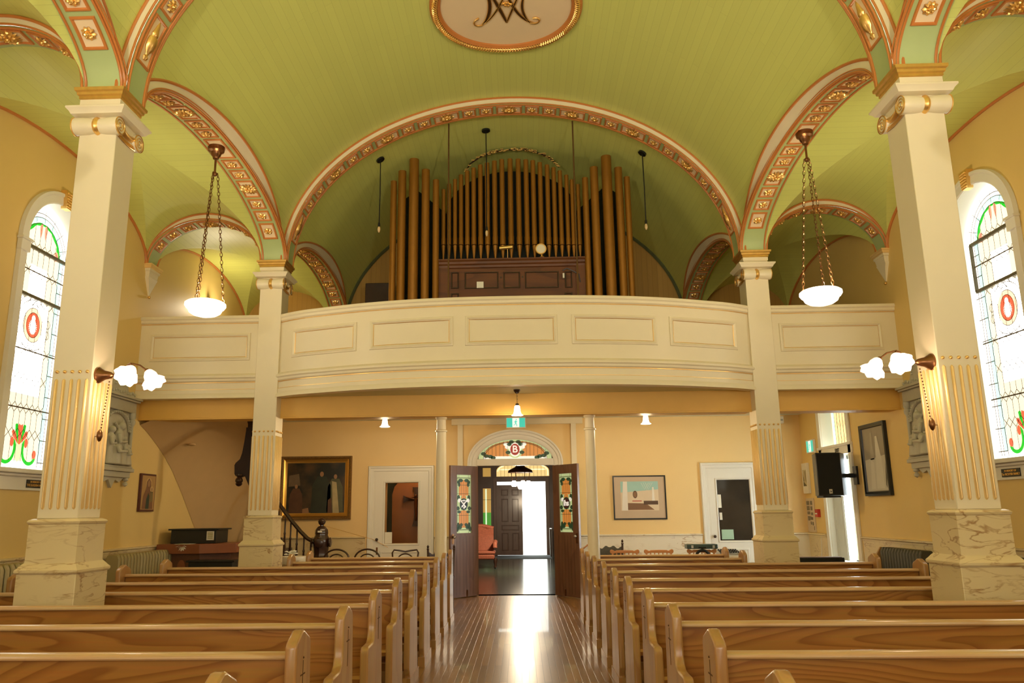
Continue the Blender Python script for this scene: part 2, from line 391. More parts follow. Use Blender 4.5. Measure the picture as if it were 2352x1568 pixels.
def make_arch(name, label, group, kind, c, w0, w1, a, b, layout, va, vb, loc, sideband=True, backband=True, goldlip=False):
    """kind 'T' spans X at depth w0..w1 ; kind 'A' spans Y at x w0..w1 (w0 = nave side)."""
    if kind == 'T': P = lambda u, w, z: Vector((c+u, w, ZS+z))
    else: P = lambda u, w, z: Vector((w, c+u, ZS+z))
    root = thing(name, loc, label, 'arch', group)
    tab = col_arc(a, b, 240); S = tab[-1][0]; nseg = 64; W = w1-w0; sg = 1 if W > 0 else -1; W = abs(W)
    def Q(s, w, h):
        x, z, dx, dz = arc_at(tab, s)
        nx, nz = dz, -dx        # inward (towards arch centre)
        return P(x+nx*h, w0+sg*w, z+nz*h)
    g = G(); g.grid([[Q(S*i/nseg, w, 0) for w in (0, W*.25, W*.5, W*.75, W)] for i in range(nseg+1)], 0)
    g.build('soffit', greenp, root, recalc=False)
    # copper bead lines along the soffit edges
    for wa in ((.022, W-.022) if backband else (.03,)):
        g = G(); g.tube([Q(S*i/nseg, wa, .004) for i in range(nseg+1)], .011, 6); g.build('edge_bead', copper, root)
    # face bands
    if kind == 'T':
        for w, ok in ((0, True), (W, backband)):
            if not ok: continue
            g = G(); rows = []; e = .012 if w == 0 else -.012
            for i in range(nseg+1):
                t = pi*i/nseg; rows.append([P(-a*cos(t), w0+sg*w-sg*e, b*sin(t)), P(-va*cos(t), w0+sg*w-sg*e, vb*sin(t)), ])
            g.grid(rows); g.build('face_band', cream, root, recalc=False)
            g = G(); g.tube([P(-(va-.012)*cos(pi*i/nseg), w0+sg*w-sg*e*1.2, (vb-.014)*sin(pi*i/nseg)) for i in range(nseg+1)], .014, 6); g.build('outer_bead', copper, root)
            g = G(); g.tube([P(-(a+.004)*cos(pi*i/nseg), w0+sg*w-sg*e*1.2, (b+.004)*sin(pi*i/nseg)) for i in range(nseg+1)], .010, 6); g.build('edge_bead', copper, root)
    else:
        lo = va; band = []; out = []
        for i in range(nseg+1):
            t = pi*i/nseg; y = -lo*cos(t); z = .74*sin(t)
            lim = lo-.11
            if abs(y) > lim: y = math.copysign(lim, y); z = z if z > 0 else 0
            X = VA*sqrt(max(0, 1-(z/VB)**2))-.004
            sgn = -1 if w0 < 0 else 1
            out.append(P(y, sgn*X, z)); band.append([P(-a*cos(t), w0, b*sin(t)), P(y, sgn*X, z)])
        g = G(); g.grid(band); g.build('face_band', cream, root, recalc=False)
        i0 = next(i for i, p in enumerate(out) if abs((p.y-c)) < lo-.1101 or i > 3); 
        g = G(); pp = [p for p in out if abs(p.y-c) < lo-.111]; g.tube(pp, .015, 6); g.build('outer_bead', copper, root)
        g = G(); g.tube([P(-(a+.002)*cos(pi*i/nseg), w0, (b+.002)*sin(pi*i/nseg)) for i in range(nseg+1)], .011, 6)
        g.tube([P(-(a+.03)*cos(pi*i/nseg), w0+(-.012 if w0 > 0 else .012), (b+.022)*sin(pi*i/nseg)) for i in range(nseg+1)], .006, 6); g.build('edge_bead', copper, root)
        # aisle side strip
        g = G(); g.grid([[P(-a*cos(pi*i/nseg), w1, b*sin(pi*i/nseg)), P(-(a+.05)*cos(pi*i/nseg), w1, .70*sin(pi*i/nseg))] for i in range(nseg+1)]); g.build('aisle_face_band', greenp, root, recalc=False)
    # coffers
    gap = .045; s = S/2
    def coffer(s0, s1, orn):
        wa, wb = W*.5-.098, W*.5+.098; g = G(); n = 6
        g.grid([[Q(s0+.02+(s1-s0-.04)*i/n, w, .004) for w in (wa+.02, wb-.02)] for i in range(n+1)], 0)
        prof = [(0, .001), (.004, .014), (.018, .016), (.027, .003)]
        ring = []
        for t, h in prof:
            r = [(s0+t+(s1-s0-2*t)*i/n, wa+t) for i in range(n+1)] + [(s1-t-(s1-s0-2*t)*i/n, wb-t) for i in range(n+1)]
            ring.append([Q(x, y, h) for x, y in r])
        g.grid(ring, 1, True); co = g.build('coffer', [creamp, copper], root)
        if orn:
            sm = (s0+s1)/2; o = bpy.data.objects.new('urn_ornament' if orn == 'u' else 'rosette', ROS[orn]); C.objects.link(o); o.parent = co
            p0 = Q(sm, W/2, .006); tx = (Q(sm+.01, W/2, .006)-Q(sm-.01, W/2, .006)).normalized(); nz = (Q(sm, W/2, .1)-p0).normalized(); 
            if orn == 'u':      # urn stands upright: its +y follows the curve upwards
                up = tx if tx.z > 0 else -tx; xx = up.cross(nz); R_ = Matrix((xx, up, nz)).transposed()
            else: R_ = Matrix((tx, nz.cross(tx), nz)).transposed()
            o.matrix_local = Matrix.Translation(p0-WL[root.name]) @ R_.to_4x4()
    L0, o0 = layout[0]
    coffer(s-L0/2, s+L0/2, o0); d = L0/2+gap
    for L_, o_ in layout[1:]:
        coffer(s+d, s+d+L_, o_); coffer(s-d-L_, s-d, o_); d += L_+gap
    return root
sm_, lg_ = (.195, 's'), (.36, 'l')
TL = [lg_, sm_, sm_, lg_, sm_, sm_, lg_, sm_, sm_, lg_, sm_, sm_, (.44, 'u')]
AL = [(.46, None), sm_, sm_, lg_, sm_, sm_, (.27, 's')]
SL = [(.34, 'l'), (.19, 's'), (.19, 's'), (.17, 's')]
tr = {}
for k, (yy, lab) in enumerate(((YC[1], 'nearer wide green and cream coffered arch across the nave'), (YC[2], 'wide coffered arch with gilded rosettes across the nave in front of the organ'))):
    tr[k] = make_arch('nave_arch', lab, 'coffered arches across the nave', 'T', 0, yy, yy+CW, 2.99, 2.205, TL, VA+.004, VB+.004, (0, yy, ZS))
side = {-1: 'left', 1: 'right'}
for sx in (-1, 1):
    names = ['nearest the viewer, cut by the frame', 'between the two tall columns, with a bowl lamp hanging from it', 'behind the gallery parapet']
    for k in (1, 2, 3):
        ya, yb = bays[k]
        lay = AL if k != 3 else [(.36, 'l'), sm_, sm_, lg_, sm_, sm_, (.20, 's')]
        make_arch('arcade_arch', '%s arcade coffered arch %s' % (side[sx], names[k-1]), 'coffered arcade arches', 'A', BC[k], sx*2.995, sx*XO, (yb-ya)/2-.01, .64, lay, LA[k], .74, (sx*3.1, BC[k], ZS))
    for k, yy in ((1, YC[1]), (2, YC[2])):
        xa = (XW-XO)/2
        make_arch('aisle_arch', 'small coffered arch over the %s aisle, %s' % (side[sx], ('at the nearer column' if k == 1 else 'at the farther column above the gallery')), 'coffered arches over the aisles', 'T', sx*(XW+XO)/2, yy, yy+CW, xa-.01, .61, SL, xa+.002, .70, (sx*(XW+XO)/2, yy, ZS), backband=False)
# copper moulding where the aisle vault meets the side wall, and on the rear wall
tn = 1
for sx in (-1, 1):
    for k, (a, b) in enumerate(bays):
        g = G(); ya = (b-a)/2; g.tube([(sx*(XW-.012), (a+b)/2-ya*cos(pi*i/48), ZS+.70*sin(pi*i/48)) for i in range(49)], .022, 6)
        tag(g.build('trim_%d' % tn, copper), kind='structure'); tn += 1
g = G(); g.tube([(-(VA-.02)*cos(pi*i/48), YR-.02, ZS+(VB-.02)*sin(pi*i/48)) for i in range(49)], .03, 6)
tag(g.build('trim_%d' % tn, mat('dark_green_trim', (.10, .11, .04), .5)), kind='structure'); tn += 1
# ---------------------------------------------------------------- walls
def poly_holes(outer, holes, put):
    loops = [[Vector((a, b, 0)) for a, b in outer]]+[[Vector((a, b, 0)) for a, b in h] for h in holes]
    tri = tessellate_polygon(loops); fl = [p for l in loops for p in l]; g = G()
    n = len(g.v); g.v += [tuple(put(p.x, p.y)) for p in fl]
    for t in tri: g.f.append(tuple(t)); g.m.append(0)
    return g
def arch_loop(c, hw, z0, zs, rise, n=20):
    return [(c-hw, z0), (c+hw, z0)]+[(c+hw*cos(pi*i/n), zs+rise*sin(pi*i/n)) for i in range(n+1)]
WC = 7.93; WH = .55                                 # window centre and half width of the wall opening
WCS = [WC-8.66, WC-4.33, WC]
RW = (12.22, .50)
for sx in (-1, 1):
    holes = [arch_loop(c, WH, 1.80, 4.14, WH) for c in WCS]
    if sx > 0: holes.append([(RW[0]-.5, .52), (RW[0]+.52, .52), (RW[0]+.52, 2.9), (RW[0]-.5, 2.9)])
    g = poly_holes([(-3.6, 0), (YR+.3, 0), (YR+.3, 5.45), (-3.6, 5.45)], holes, lambda a, b: (sx*XW, a, b))
    for h in holes:
        n = len(h)
        for i in range(n): p, q = h[i], h[(i+1) % n]; g.q([(sx*XW, *p), (sx*XW, *q), (sx*(XW+.26), *q), (sx*(XW+.26), *p)], 1)
    tag(g.build('wall_'+side[sx], [ochre, white]), kind='structure')
# front (chancel) wall behind the camera, with two invented glowing windows as fill light, and rear wall
for x in (-2.0, 2.0):
    g = G(); g.prism(arch_loop(x, 1.0, .9, 2.6, .8), -3.49, -3.47, 'y'); tag(g.build('window_%d' % (20+(x > 0)), glow('fill_window_glow', (1, .96, .86), 6.5)), kind='structure')
g = G(); g.box(-XW, XW, -3.7, -3.5, 0, 7.2); tag(g.build('wall_front', wallp), kind='structure')
dr = arch_loop(-.015, .665, 0, 2.24, .40)
lgl = [(-2.27, .86), (-1.70, .86), (-1.70, 1.88), (-2.27, 1.88)]
g = poly_holes([(-XW, 0), (XW, 0), (XW, 2.98), (-XW, 2.98)], [dr, lgl], lambda a, b: (a, YR, b))
for h in (dr, lgl):
    n = len(h)
    for i in range(n): p, q = h[i], h[(i+1) % n]; g.q([(p[0], YR, p[1]), (q[0], YR, q[1]), (q[0], YR+.2, q[1]), (p[0], YR+.2, p[1])], 0)
tag(g.build('wall_rear', [wallp]), kind='structure')
g = G(); g.box(-XW, XW, YR, YR+.2, 2.98, 7.1); tag(g.build('wall_rear_upper', tan), kind='structure')
# wainscot (painted marble) below the chair rail
for sx in (-1, 1):
    segs = [(-3.4, YR)] if sx < 0 else [(-3.4, RW[0]-.66), (RW[0]+.68, YR)]
    for a, b in segs:
        g = G(); g.box(min(sx*XW, sx*(XW-.012)), max(sx*XW, sx*(XW-.012)), a, b, 0, .93); tag(g.build('trim_%d' % tn, marb), kind='structure'); tn += 1
        g = G(); g.sweep([(sx*XW, a, .95), (sx*XW, b, .95)], [(0, -.035), (.018, -.03), (.02, -.005), (.045, .008), (.045, .025), (0, .03)], sidef=lambda i, p: Vector((-sx, 0, 0)))
        tag(g.build('trim_%d' % tn, marb), kind='structure'); tn += 1
for a, b, mt in ((-XW, -2.60, marb), (-1.42, -1.02, marb), (1.02, 3.12, marbw), (4.1, XW, marbw)):
    g = G(); g.box(a, b, YR-.012, YR, 0, .93); tag(g.build('trim_%d' % tn, mt), kind='structure'); tn += 1
    g = G(); g.sweep([(a, YR, .95), (b, YR, .95)], [(0, -.035), (.018, -.03), (.02, -.005), (.045, .008), (.045, .025), (0, .03)], sidef=lambda i, p: Vector((0, -1, 0)))
    tag(g.build('trim_%d' % tn, mt), kind='structure'); tn += 1
# ---------------------------------------------------------------- gallery floor, beam
g = G(); g.box(-XW, XW, 10.36, YR, 2.96, 3.06); tag(g.build('ceiling', mat('gallery_soffit_paint', (.68, .62, .40), .5)), kind='structure')
for a, b in ((-XW, -XO), (-XN, XN), (XO, XW)):
    g = G(); g.box(a, b, 10.03, 10.36, 2.59, 3.06); g.sweep([(a, 10.03, 2.60), (b, 10.03, 2.60)], [(0, -.02), (.012, -.018), (.012, .0), (0, .004)], sidef=lambda i, p: Vector((0, -1, 0)))
    tag(g.build('trim_%d' % tn, mat('beam_paint', (.76, .45, .09), .5)), kind='structure'); tn += 1
# ---------------------------------------------------------------- gallery parapet
def bow(x):
    t = min(1, abs(x)/3.03); return 9.20+.69*(t**2.5 if t < .8 else t**2.5-.03*sin(pi*(t-.8)/.2))
PP = [(0, 3.93), (.03, 3.93), (.038, 3.915), (.038, 3.895), (.022, 3.88), (.02, 3.85), (.0, 3.835), (0, 3.16), (.02, 3.15), (.05, 3.125), (.052, 3.10), (.035, 3.085), (.03, 3.06), (.012, 3.045), (.012, 2.955), (.026, 2.945), (.026, 2.90), (.045, 2.87), (.05, 2.835), (.0, 2.835), (-.09, 2.835), (-.09, 3.93)]
def parapet(x0, x1, yf, n, panels, label):
    cx = (x0+x1)/2; root = thing('gallery_parapet', (cx, yf(cx), 2.83), label, 'balustrade', 'sections of the gallery front')
    path = [(x0+(x1-x0)*i/n, yf(x0+(x1-x0)*i/n), 0) for i in range(n+1)]
    g = G(); g.sweep(path, [(o, z) for o, z in PP]); g.build('parapet_wall', cream, root, ang=30)
    g = G()   # gilded lines under the mouldings
    for o, z in ((.004, 3.828), (.014, 3.040), (.014, 2.950)):
        g.sweep(path, [(o, z-.004), (o+.006, z-.004), (o+.006, z+.004), (o, z+.004)])
    g.build('gilded_line', gold, root)
    for a, b in panels:
        g = G(); k = 14 if n > 2 else 2; w = .055
        prof = [(0, 0), (.006, .012), (.018, .014), (.028, .022), (.042, .012), (.055, -.004)]
        rows = []
        def put(x, z, h):
            d = .01; tx = Vector((2*d, yf(x+d)-yf(x-d), 0)).normalized(); nn = tx.cross(Vector((0, 0, 1)))
            return Vector((x, yf(x), z))+nn*h
        for t, h in prof:
            r = [put(a+t+(b-a-2*t)*i/k, 3.33+t, h+.001) for i in range(k+1)]+[put(b-t-(b-a-2*t)*i/k, 3.70-t, h+.001) for i in range(k+1)]
            rows.append(r)
        g.grid(rows, 0, True)
        pnl = g.build('panel_moulding', cream, root)
        g = G(); r = [put(a+.05+(b-a-.1)*i/k, 3.38, .004) for i in range(k+1)]+[put(b-.05-(b-a-.1)*i/k, 3.65, .004) for i in range(k+1)]
        g.tube(r, .004, 5, True); g.build('gilded_bead', gold, pnl)
    return root
parapet(-XN, XN, bow, 48, [(-2.84, -1.93), (-1.76, -.71), (-.567, .55), (.72, 1.77), (1.93, 2.84)], 'bowed cream gallery front with five gilded panels between the columns')
parapet(-XW, -XO, lambda x: 9.90, 2, [(-4.76, -3.43)], 'straight cream gallery front over the left aisle')
parapet(XO, XW, lambda x: 9.90, 2, [(3.42, 4.72)], 'straight cream gallery front over the right aisle')
g = G(); n = 40; lo = [(-XN+2*XN*i/n, bow(-XN+2*XN*i/n)+.0, 2.86) for i in range(n+1)]
g.grid([[p, (p[0], 10.1, 2.86)] for p in lo]); g.grid([[(p[0], p[1]+.1, 3.05), (p[0], 10.4, 3.05)] for p in lo])
tag(g.build('ceiling', mat('gallery_board_soffit', (.62, .60, .36), .5)), kind='structure')
for sx in (-1, 1):
    g = G(); g.box(min(sx*XO, sx*XW), max(sx*XO, sx*XW), 9.95, 10.05, 2.86, 3.05); tag(g.build('trim_%d' % tn, cream), kind='structure'); tn += 1
# ---------------------------------------------------------------- big square columns
def make_column(label):
    r = thing('column', (0, 0, 0), label, 'column', 'square cream columns of the nave'); w = CW
    def ring(o, z): return [(-o, -o, z), (w+o, -o, z), (w+o, w+o, z), (-o, w+o, z)]
    g = G(); g.grid([ring(.062, 0), ring(.062, .985)], 0, True); g.q(ring(.062, .985)); g.q(ring(.062, 0)); g.build('marble_plinth', marb, r, bevel=.004)
    g = G(); g.grid([ring(o, z) for o, z in ((.068, .985), (.074, .995), (.074, 1.01), (.06, 1.025), (.045, 1.045), (.034, 1.055), (.031, 1.07), (.031, 1.315), (.038, 1.322), (.042, 1.335), (.034, 1.345), (.012, 1.355))], 0, True)
    g.q(ring(.012, 1.355)); g.q(ring(.068, .985)); g.build('marble_base', marb, r, ang=25)
    g = G(); g.box(0, w, 0, w, 1.355, 4.45); sh = g.build('shaft', cream, r, bevel=.006)
    gr = G(); gd = G()
    for k in range(5):
        t = w*(.12+.19*k)
        for fx in range(4):
            p = [(t, 0), (w, t), (w-t, w), (0, w-t)][fx]; nrm = [(0, -1), (1, 0), (0, 1), (-1, 0)][fx]; tx = (-nrm[1], nrm[0])
            z0, z1 = 1.43, 2.335
            rows = []
            for z, sc in ((z0-.012, .35), (z0, 1), (z1, 1), (z1+.012, .35)):
                rows.append([(p[0]+tx[0]*.0115*cos(a)*sc+nrm[0]*.016*sin(a)*sc, p[1]+tx[1]*.0115*cos(a)*sc+nrm[1]*.016*sin(a)*sc, z) for a in [pi*i/6 for i in range(7)]])
            gr.grid(rows, 0)
            gd.ball((p[0]+nrm[0]*.004, p[1]+nrm[1]*.004, 2.40), .0125, 10)
    gr.build('gilded_reed', mat('pale_gilding', (.92, .66, .28), .35, metal=.35, var=.08), sh); gd.build('gilded_stud', gold, sh)
    # capital
    g = G(); g.grid([ring(o, z) for o, z in ((.02, 4.425), (.055, 4.435), (.065, 4.455), (.085, 4.475), (.085, 4.49), (.01, 4.495), (.006, 4.53), (.014, 4.532), (.014, 4.575))], 0, True); g.q(ring(.02, 4.425)); g.q(ring(.014, 4.575))
    cp = g.build('capital', cream, r, ang=25)
    g = G(); g.grid([ring(o, z) for o, z in ((.01, 4.572), (.022, 4.582), (.02, 4.60), (.034, 4.61), (.036, 4.63), (.05, 4.64), (.052, 4.665))], 0, True); g.q(ring(.052, 4.665)); g.q(ring(.01, 4.572)); g.build('gilded_cornice', gold, cp, ang=25)
    R0 = .072
    for yb in (0, 1):
        yc = -.006 if yb == 0 else w+.006; s = -1 if yb == 0 else 1; g = G()
        pr = [(.03, -.03), (R0*.93, -.03), (R0, -.02), (R0*.98, .03), (R0*.93, .08), (R0*.8, w/2-.02), (R0*.8, w/2+.02), (R0*.93, w-.08), (R0*.98, w-.03), (R0, w+.02), (R0*.93, w+.03), (.03, w+.03)]
        g.lathe([(q, h) for q, h in pr], (0, yc, 4.345), 24, 'x'); g.build('volute_roll', cream, cp)
        g = G(); g.lathe([(R0*.72, w/2-.028), (R0*.95, w/2-.012), (R0*1.02, w/2), (R0*.95, w/2+.012), (R0*.72, w/2+.028)], (0, yc, 4.345), 20, 'x'); g.build('gilded_ball_band', gold, cp)
        for xx in (-.031, w+.031):
            g = G(); pts = []
            for i in range(64):
                a = i/63*2*pi*2.6; rr = R0*.98*(1-.87*i/63); pts.append((xx, yc+s*rr*cos(a+pi*.5)*1, 4.345+rr*sin(a+pi*.5)))
            g.tube(pts, .0045, 5); g.lathe([(R0*.96, -.001), (R0*1.03, 0), (R0*1.03, .006), (R0*.96, .008)], (xx-(.004), yc, 4.345), 28, 'x', cap=False); g.build('gilded_spiral', gold, cp)
    for xx, s in ((0, -1), (w, 1)):   # gilded cushion hanging between the two volutes
        g = G(); rows = []
        for i in range(9):
            t = i/8; y = .02+(w-.04)*t; sag = .035*(1-(2*t-1)**2)
            rows.append([(xx+s*(.004+.028*sin(pi*j/6)), y, 4.395-sag-.055*j/6) for j in range(7)])
        g.grid(rows); g.build('gilded_cushion', gold, cp, recalc=False)
        g = G()
        for j in range(3): g.tube([(xx+s*.010, .015+(w-.03)*i/8, 4.30-.012*j-.012*(1-(i/4-1)**2)) for i in range(9)], .005, 5)
        g.build('gilded_necking', gold, cp)
    return r
c0 = make_column('near left square column with a two-light sconce and marbled base'); c0.location = (-XO, YC[1], 0)
dup(c0, (XN, YC[1], 0), label='near right square column with a two-light sconce and marbled base')
dup(c0, (-XO, YC[2], 0), label='far left square column passing the gallery front')
dup(c0, (XN, YC[2], 0), label='far right square column passing the gallery front')
for sx in (-1, 1): dup(c0, (-XO if sx < 0 else XN, YC[0], 0), label='%s square column of the nearest row beside the viewer' % side[sx])
# wall corbels under the aisle arches
def corbel(sx, y, label):
    r = thing('corbel', (sx*XW, y, 4.2), label, 'corbel', 'wall corbels'); g = G()
    def ring(o, z, d): return [(sx*XW, y-o, z), (sx*(XW-d), y-o, z), (sx*(XW-d), y+CW+o, z), (sx*XW, y+CW+o, z)]
    R_ = [(0, 4.61, .075), (-.005, 4.575, .07), (-.02, 4.57, .06), (-.03, 4.50, .05), (-.02, 4.495, .055), (-.03, 4.47, .045), (-.06, 4.42, .04), (-.14, 4.26, .012)]
    g.grid([ring(*q) for q in R_], 0, True); g.q(ring(*R_[0])); g.q(ring(*R_[-1])); g.build('bracket', cream, r, ang=25)
    g = G(); g.grid([ring(*q) for q in ((.0, 4.605, .075), (.012, 4.615, .088), (.014, 4.635, .09), (.025, 4.645, .10), (.025, 4.665, .10))], 0, True); g.q(ring(.025, 4.665, .1)); g.q(ring(0, 4.605, .075)); g.build('gilded_cap', mat('pale_gilding', (1, 1, 1)), r, ang=25)
    g = G(); g.ball((sx*(XW-.02), y+CW/2, 4.235), .02, 12); g.build('gilded_ball', gold, r)
for sx in (-1, 1): corbel(sx, YC[2], 'cream bracket with a gilded ball on the %s wall above the gallery' % side[sx]); corbel(sx, YC[1], 'cream bracket on the %s wall behind the near column' % side[sx])
# ---------------------------------------------------------------- round columns under the gallery, pilasters
for sx, lab in ((-1, 'slender round cream column left of the aisle doors'), (1, 'slender round cream column right of the aisle doors')):
    x = -.955 if sx < 0 else .985
    r = thing('round_column', (x, 10.25, 0), lab, 'column', 'round columns under the gallery beam')
    g = G(); g.lathe([(.10, 0), (.10, .03), (.092, .05), (.082, .07), (.078, .3), (.074, 1.2), (.064, 2.40)], (x, 10.25, 0), 24); g.build('shaft', cream, r)
    g = G(); g.lathe([(.064, 2.395), (.078, 2.40), (.08, 2.41), (.078, 2.42), (.062, 2.43), (.06, 2.555), (.075, 2.575), (.075, 2.592)], (x, 10.25, 0), 24); g.build('capital', cream, r)
for x in (-.97, 1.0):
    g = G(); g.box(x-.045, x+.045, YR-.05, YR, 0, 2.88); tag(g.build('trim_%d' % tn, cream), kind='structure'); tn += 1
g = G(); g.box(-1.12, 1.16, YR-.07, YR, 2.86, 2.97); tag(g.build('trim_%d' % tn, cream), kind='structure'); tn += 1

# ---------------------------------------------------------------- writing
def text(name, body, size, M, m, parent=None, ext=.0012, bold=0):
    cu = bpy.data.curves.new(name, 'FONT'); cu.body = body; cu.size = size; cu.extrude = ext; cu.offset = bold; cu.align_x = 'CENTER'; cu.align_y = 'CENTER'
    t = bpy.data.objects.new('t', cu); C.objects.link(t); dg = bpy.context.evaluated_depsgraph_get(); dg.update()
    me = bpy.data.meshes.new_from_object(t.evaluated_get(dg)); bpy.data.objects.remove(t); bpy.data.curves.remove(cu)
    me.transform(M)
    if parent is not None: me.transform(Matrix.Translation(-WL[parent.name]))
    me.materials.clear(); me.materials.append(m); me.name = name
    o = bpy.data.objects.new(name, me); C.objects.link(o); o.parent = parent; return o
def basis(o, x, y):
    x, y = Vector(x).normalized(), Vector(y).normalized(); z = x.cross(y)
    return Matrix.Translation(Vector(o)) @ Matrix((x, y, z)).transposed().to_4x4()
def ell(cx, cy, rx, ry, n=24, a0=0, a1=2*pi): return [(cx+rx*cos(a0+(a1-a0)*i/n), cy+ry*sin(a0+(a1-a0)*i/n)) for i in range(n if a1-a0 > 6.2 else n+1)]
def ribbon(pts, w, closed=False):
    L_, R_ = [], []; n = len(pts)
    for i in range(n):
        a = pts[max(0, i-1)]; b = pts[min(n-1, i+1)]; dx, dy = b[0]-a[0], b[1]-a[1]; l = math.hypot(dx, dy) or 1
        ww = w[i] if hasattr(w, '__len__') else w
        L_.append((pts[i][0]-dy/l*ww/2, pts[i][1]+dx/l*ww/2)); R_.append((pts[i][0]+dy/l*ww/2, pts[i][1]-dx/l*ww/2))
    return L_, R_
def band(g, pts, w, put, m=0):
    L_, R_ = ribbon(pts, w); g.grid([[put(*a), put(*b)] for a, b in zip(L_, R_)], m)
def bez(p, n=14):
    out = []
    for i in range(n+1):
        t = i/n; q = [Vector(v) for v in p]
        while len(q) > 1: q = [q[k].lerp(q[k+1], t) for k in range(len(q)-1)]
        out.append(tuple(q[0])[:2])
    return out
# ---------------------------------------------------------------- tall stained-glass windows
gl_pale = glow('clear_warm_glass', (1, .86, .66), 1.12); gl_white = glow('clear_white_glass', (1, .97, .90), 1.5); gl_day = glow('sunlit_clear_glass', (1, .95, .84), WIN_E)
gl_blue = glow('pale_blue_glass', (.50, .75, .72), 1.25); gl_green = glow('green_glass', (.004, .47, .02), 1.15); gl_red = glow('red_glass', (.86, .12, .055), 1.1)
gl_sal = glow('salmon_glass', (1, .33, .22), 1.1); gl_olive = glow('pale_olive_glass', (.72, .76, .46), 1.15); gl_opal = glow('opal_glass', (.75, .80, .45), 1.1); gl_peach = glow('peach_glass', (1, .72, .50), 1.2)
def tall_window(sx, num):
    X = sx*(XW+.19); D = -sx                 # towards the room
    P = lambda h: (lambda u, v: (X+D*h, WC+u, v))
    fr = G(); root_loc = (sx*XW, WC, 1.7)
    root = thing('window_%d' % num, root_loc, None, None); root['kind'] = 'structure'; root['label'] = 'tall round-headed stained glass window in the %s wall' % side[sx]
    HW, ZS_, Z0 = .50, 4.15, 1.88
    g = G(); lp = [(-HW, Z0), (HW, Z0)]+[(HW*cos(pi*i/24), ZS_+HW*sin(pi*i/24)) for i in range(25)]
    # base panes in vertical strips: 7 strips of the clear field, border of blue and white
    iw = .34; n = 7
    for k in range(n):
        u0, u1 = -iw+2*iw*k/n, -iw+2*iw*(k+1)/n
        top = lambda u: ZS_+sqrt(max(0, .36**2-u*u))
        for z0_, z1_, m_ in ((Z0+.05, 2.62, 0), (2.62, 3.62, 8 if 0 < k < 6 else 0), (3.62, 4.0, 8 if 1 < k < 5 else 0)): g.q([P(0)(u0, z0_), P(0)(u1, z0_), P(0)(u1, z1_), P(0)(u0, z1_)], m_)
        g.q([P(0)(u0, 4.0), P(0)(u1, 4.0), P(0)(u1, top(u1)), P(0)(u0, top(u0))], 0)
    def borderband(r0, r1, m):
        L_ = [(-r0, Z0+.05)]+[(-r0*cos(pi*i/24), ZS_+r0*sin(pi*i/24)) for i in range(25)]+[(r0, Z0+.05)]
        R_ = [(-r1, Z0+.05)]+[(-r1*cos(pi*i/24), ZS_+r1*sin(pi*i/24)) for i in range(25)]+[(r1, Z0+.05)]
        g.grid([[P(0)(*a), P(0)(*b)] for a, b in zip(L_, R_)], m)
    borderband(.335, .405, 2); borderband(.405, .50, 1); g.q([P(0)(-HW, Z0), P(0)(HW, Z0), P(0)(HW, Z0+.05), P(0)(-HW, Z0+.05)], 1)
    # top scrolls
    for s in (-1, 1):
        for a0, a1, w in ((.12, .62, .05), (.55, 1.15, .045), (1.05, 1.62, .035)):
            pts = [(s*(.33-.02*sin(pi*t/10))*cos(a0+(a1-a0)*t/10), ZS_+.0+.33*sin(a0+(a1-a0)*t/10)) for t in range(11)]
            band(g, pts, [w*(.45+.55*sin(pi*t/10)) for t in range(11)], P(.002), 3)
        g.prism([(WC+u, v) for u, v in bez([(s*.03, ZS_+.34), (s*.10, ZS_+.30), (s*.05, ZS_+.24), (s*.045, ZS_+.17)])+bez([(s*.045, ZS_+.17), (s*.015, ZS_+.22), (s*.01, ZS_+.30), (s*.03, ZS_+.34)])], X+D*.001, X+D*.003, 'x', 4)
        g.prism([(WC+u, v) for u, v in ell(s*.27, ZS_+.06, .035, .055, 12)], X+D*.001, X+D*.0035, 'x', 4)
        g.prism([(WC+u, v) for u, v in ell(s*.12, ZS_+.13, .055, .095, 16)], X+D*.0005, X+D*.001, 'x', 0)
    # medallion
    MC = 3.36
    g.prism([(WC+u, v) for u, v in ell(.0, MC, .165, .185)], X+D*.0008, X+D*.0016, 'x', 7)
    g.prism([(WC+u, v) for u, v in ell(.0, MC, .112, .135)], X+D*.001, X+D*.003, 'x', 5)
    star = []
    for i in range(44):
        a = 2*pi*i/44; r = 1 if i % 2 else .74
        star.append((WC+.072*r*cos(a), MC-.02+.085*r*sin(a)))
    g.prism(star, X+D*.003, X+D*.005, 'x', 1); g.prism([(WC+u, v) for u, v in ell(.0, MC+.07, .03, .038, 12)], X+D*.003, X+D*.005, 'x', 1)
    # palmette at the foot
    F = Z0+.04; pm = lambda pts, m, h=.003: g.prism([(WC+u, v) for u, v in pts], X+D*.001, X+D*h, 'x', m)
    pm([(0, F), (.055, F+.04), (.05, F+.10), (.04, F+.15), (.05, F+.19), (-.05, F+.19), (-.04, F+.15), (-.05, F+.10), (-.055, F+.04)], 6)
    for s in (-1, 1):
        def leaf(a, l, w, m, h):
            c_ = (s*.012, F+.18); tip = (c_[0]+s*l*sin(a), c_[1]+l*cos(a)); nx, ny = cos(a)*s, -sin(a)
            pm([c_, (c_[0]+(tip[0]-c_[0])*.7-nx*w, c_[1]+(tip[1]-c_[1])*.7-ny*w), (tip[0]-nx*w*.7, tip[1]-ny*w*.7), (tip[0], tip[1]+.006), (tip[0]+nx*w*.7, tip[1]+ny*w*.7), (c_[0]+(tip[0]-c_[0])*.7+nx*w, c_[1]+(tip[1]-c_[1])*.7+ny*w)], m, h)
        leaf(.28, .21, .026, 3, .0035); leaf(.68, .17, .027, 5, .003)
